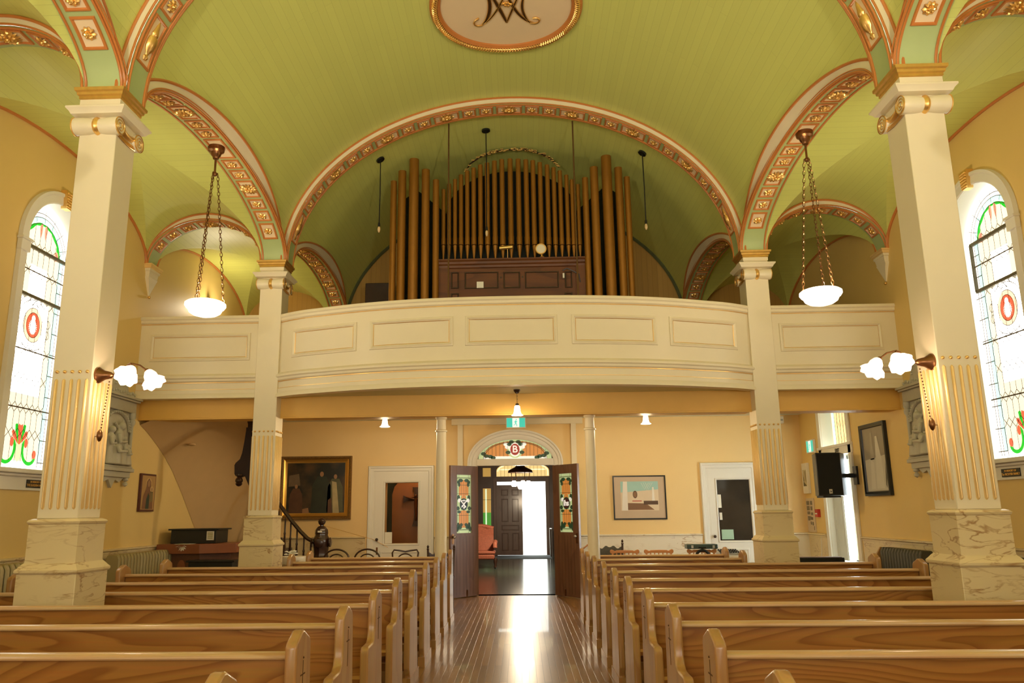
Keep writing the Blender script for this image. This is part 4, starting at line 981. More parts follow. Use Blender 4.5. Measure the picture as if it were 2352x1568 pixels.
# ---------------------------------------------------------------- small bell pendants under the gallery
bell = glow('opal_bell_glass', (1, .86, .72), 4.5)
def pendant(x, y, z, top, label, chain=True):
    r = thing('bell_pendant', (x, y, top), label, 'lamp', 'small bell pendants at the gallery underside')
    g = G(); g.lathe([(.045, 0), (.04, -.02), (.02, -.045), (.01, -.05)], (x, y, top), 14); n = max(1, int((top-.05-z-.08)/.02))
    if chain:
        for i in range(n): g.tube([(x+(.006*sin(2*pi*j/6) if i % 2 else 0), y+(0 if i % 2 else .006*sin(2*pi*j/6)), top-.05-.02*(i+.5)+.012*cos(2*pi*j/6)) for j in range(6)], .002, 4, True)
    g.lathe([(.02, .085), (.022, .07), (.02, .05)], (x, y, z), 12); g.tube([(x, y, z+.07), (x, y, z+.09 if chain else top-.03)], .004, 6); g.build('fitting', dark, r)
    g = G(); g.lathe([(.022, .062), (.034, .05), (.038, .02), (.042, -.015), (.052, -.045), (.074, -.062), (.07, -.063), (.045, -.04), (.02, .03)], (x, y, z), 24); g.ball((x, y, z), .024, 8); g.build('bell_shade', bell, r)
    lamp('pendant_light', (x, y, z-.09), (14 if chain else 60)*LAMP, (1, .75, .42), .04, r)
pendant(.047, 9.70, 2.60, 2.86, 'bell pendant on a short chain above the exit sign'); pendant(-1.885, 11.3, 2.655, 2.96, 'left bell pendant behind the gallery beam', False); pendant(1.885, 11.3, 2.645, 2.96, 'right bell pendant behind the gallery beam', False)
# ---------------------------------------------------------------- exit signs
teal = glow('exit_green', (.05, .52, .42), .9); exw = glow('exit_white', (.85, .95, .88), .9)
def exit_sign(M, w, h, label, T):
    r = thing('exit_sign', M.translation, label, 'sign', 'green running man exit signs'); Z = lambda d: (lambda a, b: M @ Vector((a, b, d)))
    g = G(); g.box(-w/2, w/2, -h/2, h/2, -T, 0); g.xf(M); g.build('housing', white, r)
    g = G(); a, b = w*.46, h*.41; z = Z(.002)
    g.q([z(-a, -b), z(a, -b), z(a, b), z(-a, b)], 0); z = Z(.003); g.q([z(-.17*w, -b), z(.17*w, -b), z(.17*w, b), z(-.17*w, b)], 1)
    z = Z(.005); s_ = h*.9
    for p, wd in (([(.02, .18), (-.02, -.05)], .12), ([(.02, .2), (-.14, .10), (-.16, -.02)], .05), ([(.03, .18), (.13, .06), (.18, .12)], .05), ([(-.02, -.05), (.08, -.17), (.10, -.36)], .07), ([(-.02, -.05), (-.10, -.22), (-.24, -.24)], .065)):
        band(g, [(q*s_, v*s_) for q, v in p], wd*s_, z, 0)
    g.q([z(.04*s_+.06*s_*cos(k*pi/5), .30*s_+.06*s_*sin(k*pi/5)) for k in range(10)], 0); g.build('sign_face', [teal, exw], r, recalc=False)
exit_sign(basis((.005, 13.35, 2.855), (1, 0, 0), (0, 0, 1)), .34, .19, 'green running man exit sign above the main doors', .03)
g = G(); g.box(-.01, .02, 13.36, 13.38, 2.94, 2.97); tag(g.build('sign_hanger', white), 'small white hanger of the exit sign over the doors', 'bracket')
exit_sign(basis((XW-.04, 13.19, 2.375), (0, -1, 0), (0, 0, 1)), .33, .22, 'green running man exit sign on the right wall by the speaker', .035)
# ---------------------------------------------------------------- pipe organ in the gallery
OY = 11.0; r = thing('pipe_organ', (0, OY, 3.06), 'dark wooden pipe organ case with gilt pipes in the gallery', 'organ')
zc = 5.0
g = G(); g.box(-1.06, 1.05, OY, OY+1.0, 3.06, zc-.03); g.build('case', orgw, r, bevel=.004)
g = G(); pr = [(0, -.13), (.02, -.12), (.025, -.09), (.045, -.07), (.05, -.04), (.07, -.02), (.07, 0), (0, 0)]
g.sweep([(-1.08, OY, zc), (1.07, OY, zc)], pr, sidef=lambda i, p: Vector((0, -1, 0))); g.build('cornice', orgw, r)
S6 = 2352/340
def z6(a, b): v = at(1010+a/S6, 530+b/S6, 'y', OY-.01); return v.x, v.z
for a0, a1, b0_, b1 in ((178, 302, 655, 915), (395, 935, 655, 910), (1010, 1280, 650, 905), (1352, 1895, 645, 900), (1985, 2110, 640, 900), (178, 302, 990, 1100), (1985, 2110, 980, 1090)):
    x0, z1 = z6(a0, b0_); x1, z0 = z6(a1, b1); g = G()
    frame2d(g, x0, x1, z0, z1, .03, [(0, .0), (.005, .008), (.014, .008), (.022, -.006)], lambda x, z, h: (x, OY-.004-h, z)); g.build('panel_moulding', dark, r, recalc=False)
g = G()
for a, b in ((972, 738), (1315, 728)): x, z = z6(a, b); g.lathe([(.014, 0), (.014, -.01), (.001, -.01)], (x, OY, z), 10, 'y')
g.build('knob', dark, r)
for a, b in ((-1.08, -.93), (.93, 1.07)): g = G(); g.box(a, b, OY-.03, OY, 3.06, zc-.12); g.build('pilaster', orgw, r)
g = G(); g.prism([(-1.72, 3.06), (1.72, 3.06), (1.72, 6.05), (1.45, 6.25), (1.05, 5.9)]+[(1.0*cos(pi*k/12), 5.85+.68*sin(pi*k/12)) for k in range(13)]+[(-1.05, 5.9), (-1.45, 6.25), (-1.72, 6.05)], OY+.30, OY+.9, 'y'); g.build('pipe_shade_panel', mat('painted_pipe_shade', (.008, .012, .006), .8, var=0), r)  # added dark panel that paints the shade behind the pipes
PX = [45, 135, 232, 328, 430, 535, 645, 757, 878, 1000, 1135, 1268, 1395, 1510, 1625, 1742, 1848, 1950, 2055, 2140, 2240]
PT_ = [555, 515, 482, 450, 422, 402, 380, 367, 354, 345, 342, 345, 351, 358, 373, 392, 413, 437, 470, 505, 540]
for i, (a, t) in enumerate(zip(PX, PT_)):
    x, zf = z6(a, 195+abs(i-10)*.3); zf = z6(a, 190)[1]; zt = at(1182, 250+t/3.178, 'y', OY).z; rr = .030+.010*(1-abs(i-10)/10.)
    y = OY+.12; g = G()
    g.lathe([(.006, zc), (rr*.95, zf-.012), (rr*1.0, zf-.002)], (x, y, 0), 16); g.lathe([(rr*.3, zf-.002), (rr*.3, zf+.012)], (x, y, 0), 10); g.lathe([(rr*1.1, zf+.012), (rr*1.1, zf+.11+.03*(1-abs(i-10)/10)), (rr, zf+.13+.03*(1-abs(i-10)/10)), (rr, zt), (rr*.85, zt)], (x, y, 0), 16)
    g.build('pipe', pipe, r)
for bx_, bt, w0, tx_, ty, n_ in ((899.5, 685, 15, 905, 417, 0), (917.5, 684, 19, 926.5, 394, 0), (945.5, 683, 23, 953.5, 367, 0), (974, 682, 19, 979.5, 391, 0), (998.5, 681, 15, 1003, 414, 0), (1353.5, 679, 14, 1343.5, 409, 0), (1375, 680, 19, 1364, 385, 0), (1405, 681, 24, 1392, 360, 0), (1433.5, 682, 18, 1419.5, 386, 0), (1452.5, 683, 14, 1440, 407, 0)):
    p = at(bx_, bt, 'y', OY-.05); q = at(tx_, ty, 'y', OY-.05); x = (p.x+q.x)/2; rr = w0*.0061/2*1.05
    g = G(); g.lathe([(.02, 3.06), (rr*.9, 3.7), (rr, 3.75), (rr, q.z), (rr*.85, q.z)], (x, OY-.05, 0), 20); g.build('pipe', pipe, r)
g = G(); P0 = [at(a, b, 'y', OY+.35) for a, b in ((1068, 395), (1080, 376), (1100, 362), (1125, 352), (1150, 346), (1175, 343.5), (1200, 343.5), (1225, 348), (1250, 356), (1268, 368), (1284, 384))]
rr_ = thing('garland', P0[5], 'arched gold tinsel garland above the centre organ pipes', 'garland'); g.tube(P0, .011, 6); g.build('cord', dark, rr_)
g = G(); random.seed(3)
for i in range(90):
    t = random.random()*9.99; k = int(t); p = P0[k].lerp(P0[k+1], t-k); a = random.random()*6.3; g.box(p.x-.022, p.x+.022, p.y-.02, p.y+.0, p.z-.006+.02*sin(a), p.z+.006+.02*sin(a))
g.build('tinsel', gold, rr_)
g = G(); g.box(-.52, -.42, OY-.02, OY-.012, 4.565, 4.66)
rr_ = g.build('paper_notice', paper); tag(rr_, 'small pale notice pinned to the organ case', 'notice')
# lamp bar and mirror on the organ
r = thing('organ_lamp', (-.085, OY-.08, 5.0), 'brass bar shaped music lamp on top of the organ case', 'lamp'); g = G(); g.tube([(-.18, OY-.1, 5.14), (.01, OY-.1, 5.155)], .028, 12); g.build('shade', mat('brass', (.75, .50, .15), .3, metal=.8), r)
g = G(); g.tube([(-.06, OY-.05, 5.0), (-.06, OY-.1, 5.13)], .006, 6); g.build('stem', gold, r)
r = thing('round_mirror', (.43, OY-.06, 5.0), 'small round mirror on a stand on the organ case', 'mirror'); g = G(); g.lathe([(.07, .01), (.082, .004), (.085, 0), (.08, -.012), (.066, -.012)], (.427, OY-.07, 5.125), 28, 'y', cap=False); g.tube([(.435, OY-.06, 5.05), (.44, OY-.06, 5.0)], .01, 6); g.lathe([(.035, .0), (.03, .008), (.01, .012)], (.44, OY-.06, 5.0), 14); g.build('frame', gold, r)
g = G(); g.lathe([(.067, 0), (.001, -.001)], (.427, OY-.078, 5.125), 28, 'y'); g.build('glass', mat('mirror_face', (.78, .72, .55), .25), r)
r = thing('clip_lamp', (.75, OY-.06, 4.8), 'clip-on lamp with a dangling cable at the right of the organ', 'lamp'); g = G(); g.tube([(.74, OY-.03, 4.80), (.80, OY-.05, 4.83), (.88, OY-.05, 4.79), (.97, OY-.04, 4.74), (.99, OY-.03, 4.62)], .008, 6); g.build('cable', black, r); g = G(); g.box(.735, .76, OY-.07, OY-.03, 4.68, 4.75); g.build('bulb_holder', paper, r)
# hanging bulbs, rods
for (cx_, cy_, by, lab) in ((874, 367, 528, 'left bare bulb on a black cord in the gallery'), (1116, 300, 537, 'centre bare bulb on a black cord before the organ'), (1475, 352, 522, 'right bare bulb on a black cord in the gallery')):
    x = at(cx_, cy_, 'y', 10.6).x; zv = ZS+VB*sqrt(1-(x/VA)**2)-.02; y = 10.6
    for _ in range(6): v = at(cx_, cy_, 'z', zv); x, y = v.x, v.y; zv = ZS+VB*sqrt(1-(x/VA)**2)-.02
    zb = at(cx_, by, 'y', y).z; r = thing('hanging_bulb', (x, y, zv), lab, 'lamp', 'bare bulbs on cords in the gallery'); nx = x/VA**2; nz = (zv-ZS)/VB**2; t = Vector((nx, 0, nz)).normalized()
    g = G(); g.lathe([(.062, -.012), (.062, .012)], (0, 0, 0), 20); M = t.to_track_quat('Z', 'Y').to_matrix().to_4x4(); g.xf(Matrix.Translation((x, y, zv)) @ M); g.build('ceiling_rose', black, r)
    g = G(); g.tube([(x, y, zv), (x+.005, y, (zv+zb)/2), (x, y, zb+.10)], .008, 6); g.lathe([(.014, .11), (.018, .08), (.016, .05)], (x, y, zb), 10); g.build('cord', black, r)
    g = G(); g.lathe([(.012, .05), (.02, .03), (.022, .0), (.012, -.03), (.001, -.04)], (x, y, zb), 12); g.build('bulb', mat('amber_bulb', (.7, .5, .25), .15), r)
for x, l in ((-.862, 'left'), (.892, 'right')):
    g = G(); g.tube([(x, 10.2, ZS+2.205*sqrt(1-(x/2.99)**2)), (x, 10.2, 3.06)], .011, 8); tag(g.build('tie_rod', mat('bronze_rod', (.16, .09, .03), .4, metal=.6)), 'thin vertical rod at the %s of the organ, from arch to gallery' % l, 'rod', 'tie rods in front of the organ')
g = G(); g.box(-2.55, -2.10, 12.9, 13.4, 3.06, 5.25); tag(g.build('cupboard', dark, bevel=.01), 'plain dark cupboard behind the organ at the left', 'cupboard')
r = thing('gallery_bracket_lamp', (-4.75, 12.0, 4.7), 'small metal spotlight fixed high on the left gallery wall', 'lamp'); g = G(); g.box(-4.89, -4.72, 11.95, 12.02, 4.68, 4.73); g.lathe([(.03, 0), (.045, -.10), (.001, -.1)], (-4.70, 12.0, 4.70), 12); g.build('head', gold, r); lamp('gallery_spot_light', (-4.62, 12.0, 4.62), 24, (1, .84, .58), .05, r)
# ---------------------------------------------------------------- ceiling medallion with the monogram
MZ = 6.90; MY = 7.78; r = thing('ceiling_medallion', (0, MY, MZ), 'oval cream ceiling medallion with a gilded rope border and dark monogram', 'medallion')
def vz(x): return ZS+VB*sqrt(max(0, 1-(x/VA)**2))
A_, B_ = .80, .86
def ov(k, dz, n=96): return [(A_*k*cos(2*pi*i/n), MY+B_*k*sin(2*pi*i/n), vz(A_*k*cos(2*pi*i/n))-dz) for i in range(n)]
g = G(); g.grid([ov(.93, .012), ov(.7, .012), ov(.45, .012), ov(.2, .012), ov(.001, .012)], 0, True); g.build('field', creamp, r, recalc=False)
g = G(); g.grid([ov(.915, .013), ov(.92, .03), ov(.955, .05), ov(.965, .03)], 0, True); g.grid([ov(1.03, .04), ov(1.06, .02), ov(1.07, .004)], 0, True); g.build('moulding', copper, r)
g = G(); e = ov(.998, .045, 150); g.tube(e, .026, 8, True)
for i in range(150):
    for s_ in (0,):
        p = Vector(e[i]); q = Vector(e[(i+1) % 150]); d = (q-p); n_ = Vector((d.y, -d.x, 0)).normalized()
        g.tube([p-n_*.03+Vector((0, 0, .01)), p+d*.3-n_*.012-Vector((0, 0, .025)), p+d*.75+n_*.012-Vector((0, 0, .025)), p+d+n_*.03+Vector((0, 0, .01))], .0075, 5)
g.build('rope_border', gold, r, ang=60)
S5 = 2352/370
def mp(pts, n=20):
    out = []
    for a, b in bez([(p[0], p[1], 0) for p in pts], n): v = at(980+a/S5, b/S5, 'z', MZ); out.append((v.x, v.y))
    return out
def pl(h): return lambda u, v: (u, v, vz(u)-h)
g = G(); gg = G()
st = [([(870, -60), (945, 40), (950, 260), (820, 385)], 10, .034), ([(960, -10), (1040, 120), (1100, 230), (1170, 365)], 4, .034), ([(1355, -60), (1270, 120), (1215, 260), (1170, 365)], 4, .016), ([(1170, -40), (1260, 150), (1370, 340), (1590, 366)], 10, .030), ([(1425, -30), (1360, 120), (1400, 260), (1510, 358)], 8, .022), ([(1140, -40), (1080, 110), (960, 320), (820, 388)], 8, .015)]
for p, k, w in st:
    q = mp(p); n = len(q); band(g, q, [w*(.35+.65*sin(pi*(.15+.8*i/n))) for i in range(n)], pl(.030)); 
    for s_ in (-1, 1):
        L_, R_ = ribbon(q, [w*(.35+.65*sin(pi*(.15+.8*i/n)))+.004 for i in range(n)]); gg.tube([pl(.026)(*v) for v in (L_ if s_ < 0 else R_)], .0055, 5)
for p in ([(820, 388), (690, 430), (640, 330), (760, 290)], [(1510, 358), (1690, 380), (1680, 240), (1550, 290)]): gg.tube([pl(.03)(*v) for v in mp(p)], .011, 6)
# upper half of the monogram, mirrored towards the viewer
for p, w in (([(870, -60), (820, -300), (900, -420), (760, -480)], .03), ([(1425, -30), (1480, -300), (1400, -420), (1560, -480)], .03), ([(960, -10), (900, -200), (1020, -420), (1150, -520)], .026), ([(1355, -60), (1400, -220), (1290, -430), (1150, -520)], .026)):
    q = mp(p); band(g, q, w, pl(.030)); 
g.build('monogram', mat('dark_bronze_lettering', (.085, .04, .012), .4, metal=.4), r, recalc=False); gg.build('gilded_outline', gold, r)
g = G()
for a, b in ((1110, 90), (1150, 75), (1190, 80), (1230, 95), (1150, 110), (1190, 115)): v = at(980+a/S5, b/S5, 'z', MZ); g.ball((v.x, v.y, vz(v.x)-.03), .02, 8)
g.build('gilded_flower', gold, r)
# ---------------------------------------------------------------- pictures
def wall_frame(r, put, x0, x1, z0, z1, w, prof, m, name='frame'):
    g = G(); frame2d(g, x0, x1, z0, z1, w, prof, put); return g.build(name, m, r, recalc=True)
Yp = YR-.005
# large dark painting (generic stand-in for the artwork)
r = thing('framed_painting', (-3.47, YR, 1.8), 'large dark oil painting in a heavy gilded frame behind the staircase', 'painting')
put = lambda x, z, h: (x, YR-h, z)
x0, x1, z0, z1 = -4.10, -2.86, 1.27, 2.35
wall_frame(r, put, x0, x1, z0, z1, .13, [(0, 0), (0, .05), (.012, .075), (.035, .07), (.05, .055), (.052, .05)], mat('dark_gilt_ornament', (.22, .12, .03), .4, metal=.6, var=.8, scale=60), 'outer_frame')
wall_frame(r, put, x0+.05, x1-.05, z0+.05, z1-.05, .08, [(0, .05), (.01, .06), (.05, .035), (.065, .03), (.07, .02)], mat('polished_gilt', (.72, .42, .09), .3, metal=.8, var=.1), 'inner_frame')
m, nt, b, N, L = nodes('dark_painting'); gm = N('ShaderNodeNewGeometry'); no = N('ShaderNodeTexNoise'); no.inputs['Scale'].default_value = 3.2; no.inputs['Detail'].default_value = 3; L(gm.outputs['Position'], no.inputs['Vector'])
cr = N('ShaderNodeValToRGB'); el = cr.color_ramp.elements; el[0].position = .42; el[0].color = (.012, .014, .008, 1); el[1].position = .72; el[1].color = (.09, .05, .02, 1); L(no.outputs['Fac'], cr.inputs[0]); L(cr.outputs[0], b.inputs['Base Color']); b.inputs['Roughness'].default_value = .35; MT['dark_painting'] = m
g = G(); g.box(x0+.1, x1-.1, YR-.03, YR-.012, z0+.1, z1-.1); g.build('canvas', m, r)
g = G(); H = lambda h: (lambda u, v: (u, YR-.031-h, v)); sh = lambda pts, m_, h=.001: g.q([H(h)(*p) for p in pts], m_)
def fig(cx_, zt, w, h_, mr, mh, hd=.045):
    sh([(cx_-w*.25, zt), (cx_+w*.25, zt), (cx_+w*.5, zt-h_*.25), (cx_+w*.55, zt-h_), (cx_-w*.55, zt-h_), (cx_-w*.5, zt-h_*.25)], mr, .001); sh(ell(cx_, zt+hd*.9, hd*.75, hd, 14), mh, .002)
fig(-3.38, 2.0, .32, .62, 2, 1); fig(-3.14, 1.96, .26, .56, 3, 1, .04); sh([(-3.2, 1.92), (-3.12, 1.9), (-3.06, 1.38), (-3.17, 1.38)], 4, .003); sh([(-3.26, 1.6), (-3.2, 1.64), (-3.18, 1.38), (-3.26, 1.38)], 5, .003); sh([(-3.95, 2.02), (-3.78, 2.05), (-3.75, 1.85), (-3.96, 1.83)], 6, .001); fig(-3.82, 1.80, .22, .42, 5, 1, .035); sh([(-3.7, 1.45), (-3.6, 1.47), (-3.58, 1.38), (-3.7, 1.38)], 1, .002)
g.build('painted_figures', [m, mat('painted_flesh', (.32, .17, .08), .5), mat('painted_green_robe', (.022, .03, .018), .5, var=.5), mat('painted_olive_robe', (.10, .10, .045), .5, var=.5), mat('painted_cream_robe', (.42, .35, .18), .5, var=.4), mat('painted_brown_robe', (.10, .045, .02), .5, var=.5), mat('painted_sky', (.16, .11, .06), .5, var=.4)], r, recalc=False)
# colour photograph of the church
r = thing('framed_photograph', (2.09, YR, 1.58), 'black framed colour photograph of a church interior right of the doors', 'picture')
x0, x1, z0, z1 = 1.645, 2.545, 1.218, 1.955
wall_frame(r, put, x0, x1, z0, z1, .03, [(0, 0), (0, .025), (.02, .025), (.024, .012)], black)
g = G(); g.box(x0+.02, x1-.02, YR-.014, YR-.004, z0+.02, z1-.02); g.build('mat_board', mat('beige_mat_board', (.55, .42, .28), .4), r)
g = G(); a0, a1, b0, b1 = x0+.13, x1-.13, z0+.15, z1-.10; U = lambda u, v, h=.001: (a0+(a1-a0)*u, YR-.0145-h, b0+(b1-b0)*v); s_ = lambda pts, m_, h: g.q([U(u, v, h) for u, v in pts], m_)
s_([(0, 0), (1, 0), (1, 1), (0, 1)], 0, .001); s_([(0, .62), (1, .72), (1, 1), (0, 1)], 1, .002); s_([(.02, 0), (.18, 0), (.18, 1), (.07, 1)], 2, .004); s_([(.17, .02), (.88, .02), (.66, .24), (.17, .26)], 3, .003)
for k in range(5): s_([(.17, .05+.045*k), (.8-.05*k, .08+.035*k), (.8-.05*k, .09+.035*k), (.17, .06+.045*k)], 4, .004)
s_(ell(.38, .55, .06, .13, 16), 4, .003); s_(ell(.38, .55, .045, .10, 16), 3, .0035); s_([(.60, .20), (.98, .20), (.98, .33), (.60, .33)], 4, .004); s_([(.62, .35), (.78, .35), (.74, .60), (.70, .72), (.66, .60)], 0, .003); s_([(.30, .31), (.55, .31), (.55, .34), (.30, .34)], 5, .004); s_([(.82, .30), (.90, .30), (.88, .8), (.84, .8)], 2, .003)
for k in range(3): band(g, [(.55+.06*k, .95), (.64+.05*k, .72), (.75+.05*k, .95)], .008, lambda u, v: U(u, v, .0035), 2)
g.build('print', [mat('print_cream', (.72, .60, .42)), mat('print_aqua', (.35, .58, .52)), mat('print_white', (.82, .78, .68)), mat('print_brown', (.25, .13, .06)), mat('print_dark', (.10, .055, .03)), mat('print_red', (.5, .08, .05))], r, recalc=False)
# picture on the right wall: grey robed figure
r = thing('framed_print', (XW, 10.86, 2.0), 'tall black framed grey print on the right wall', 'picture')
put = lambda y, z, h: (XW-h, y, z); wall_frame(r, put, 10.48, 11.25, 1.53, 2.50, .08, [(0, 0), (0, .045), (.02, .05), (.05, .04), (.06, .015)], black)
g = G(); g.box(XW-.02, XW-.008, 10.53, 11.2, 1.58, 2.45); g.build('mount', mat('silver_print_ground', (.30, .27, .20), .35), r)
g = G(); s_ = lambda pts, m_, h: g.q([(XW-.021-h, 11.2-.67*u, 1.58+.87*v) for u, v in pts], m_)
s_([(.03, .02), (.97, .02), (.97, .55), (.03, .50)], 0, .001); s_([(.28, .5), (.36, .92), (.44, .92), (.46, .5)], 1, .001); s_([(.52, .45), (.58, .85), (.66, .85), (.78, .5), (.8, .05), (.45, .05)], 2, .002); s_([(.2, .05), (.3, .5), (.42, .45), (.4, .05)], 2, .0015); s_([(.86, .1), (.92, .45), (.94, .2), (.9, .05)], 3, .002)
g.build('print', [mat('print_grey', (.55, .52, .42)), mat('print_mid_grey', (.38, .35, .27)), mat('print_pale', (.62, .59, .48)), mat('print_shadow', (.12, .11, .08))], r, recalc=False)
# leaf print and photo board on the right wall by the rear corner
r = thing('small_picture', (XW, 13.6, 1.87), 'small white-mounted photograph of leaves on the right rear wall', 'picture'); g = G(); g.box(XW-.045, XW-.002, 13.42, 13.66, 1.62, 2.12); g.build('mount', white, r)
g = G(); s_ = lambda pts, m_, h: g.q([(XW-.046-h, 13.62-.16*u, 1.74+.27*v) for u, v in pts], m_); s_([(0, 0), (1, 0), (1, 1), (0, 1)], 0, .001); s_([(0, 0), (1, 0), (.1, .3)], 1, .002); s_([(.05, .8), (.35, .35), (.1, .2)], 1, .002); s_([(.45, .9), (.95, .95), (.95, .2), (.6, .35)], 2, .002); g.build('print', [mat('print_leaf', (.55, .48, .28)), mat('print_leaf_dark', (.10, .08, .03)), mat('print_leaf_mid', (.34, .28, .14))], r, recalc=False)
r = thing('photo_board', (XW, 13.6, 1.25), 'tall paper board of small grey photographs above the right rear chair rail', 'poster'); g = G(); g.box(XW-.012, XW-.002, 13.33, 13.69, .99, 1.54); g.build('board', mat('cream_card', (.62, .50, .34)), r)
g = G()
for u, v, w_, h_ in ((.08, .80, .34, .12), (.55, .80, .25, .12), (.08, .64, .34, .13), (.52, .64, .25, .12), (.10, .52, .34, .09), (.55, .50, .25, .08), (.12, .34, .26, .13), (.42, .36, .14, .10), (.55, .36, .2, .08), (.40, .22, .15, .09), (.62, .2, .16, .1), (.78, .06, .06, .12)): g.box(XW-.014, XW-.012, 13.69-.36*(u+w_), 13.69-.36*u, .99+.55*v, .99+.55*(v+h_))
g.build('photographs', mat('grey_photo', (.20, .17, .11), .6, var=.5, scale=40), r)
r = thing('fire_alarm', (XW, 13.17, 1.3), 'red fire alarm pull station beside the photo board', 'alarm'); g = G(); g.box(XW-.05, XW, 13.10, 13.22, 1.235, 1.36); g.build('box', mat('alarm_red', (.50, .035, .02), .4), r, bevel=.006); g = G(); g.box(XW-.055, XW-.05, 13.12, 13.2, 1.28, 1.30); g.build('pull_bar', paper, r)
r = thing('sensor', (4.5, 13.55, 2.86), 'small white motion sensor in the rear right corner', 'sensor'); g = G(); g.box(4.50, 4.58, 13.5, 13.7, 2.80, 2.92); g.build('body', white, r, bevel=.01); g = G(); g.box(4.52, 4.56, 13.49, 13.5, 2.84, 2.87); g.build('lens', mat('sensor_lens', (.4, .4, .36)), r)
g = G(); g.tube([(XW-.01, 13.14, .94), (XW-.015, 13.16, .7), (XW-.02, 13.3, .35), (XW-.01, 13.33, .05)], .008, 6); tag(g.build('cable', white), 'white cable hanging down the right wall from the chair rail', 'cable')
# icon
r = thing('icon', (-XW, 10.39, 1.66), 'small gold icon of a haloed robed figure on the left wall', 'icon'); g = G(); g.box(-XW, -XW+.035, 10.19, 10.60, 1.42, 1.91); g.build('board', mat('dark_red_wood', (.09, .02, .012), .4), r, bevel=.004)
g = G(); s_ = lambda pts, m_, h: g.q([(-XW+.0355+h, 10.21+.37*u, 1.445+.44*v) for u, v in pts], m_)
s_([(0, 0), (1, 0), (1, 1), (0, 1)], 0, .001); s_(ell(.5, .76, .22, .18, 20), 1, .002); s_([(.5, .93), (.66, .82), (.70, .6), (.86, .42), (.9, .02), (.08, .02), (.14, .40), (.32, .62), (.34, .82)], 2, .003); s_(ell(.50, .77, .10, .10, 16), 3, .004); s_(ell(.74, .60, .12, .095, 16), 1, .0045); s_(ell(.74, .60, .065, .055, 14), 3, .005); s_([(.66, .53), (.84, .53), (.86, .25), (.62, .2)], 4, .0045); s_([(.35, .02), (.6, .02), (.6, .4), (.5, .5), (.38, .3)], 5, .004)
g.build('painted_panel', [mat('icon_gold', (.52, .32, .12), .35, metal=.3), mat('icon_halo', (.70, .50, .20), .35, metal=.3), mat('icon_brown', (.22, .10, .045)), mat('icon_flesh', (.40, .22, .10)), mat('icon_olive', (.20, .15, .05)), mat('icon_dark_green', (.03, .05, .03))], r, recalc=False)
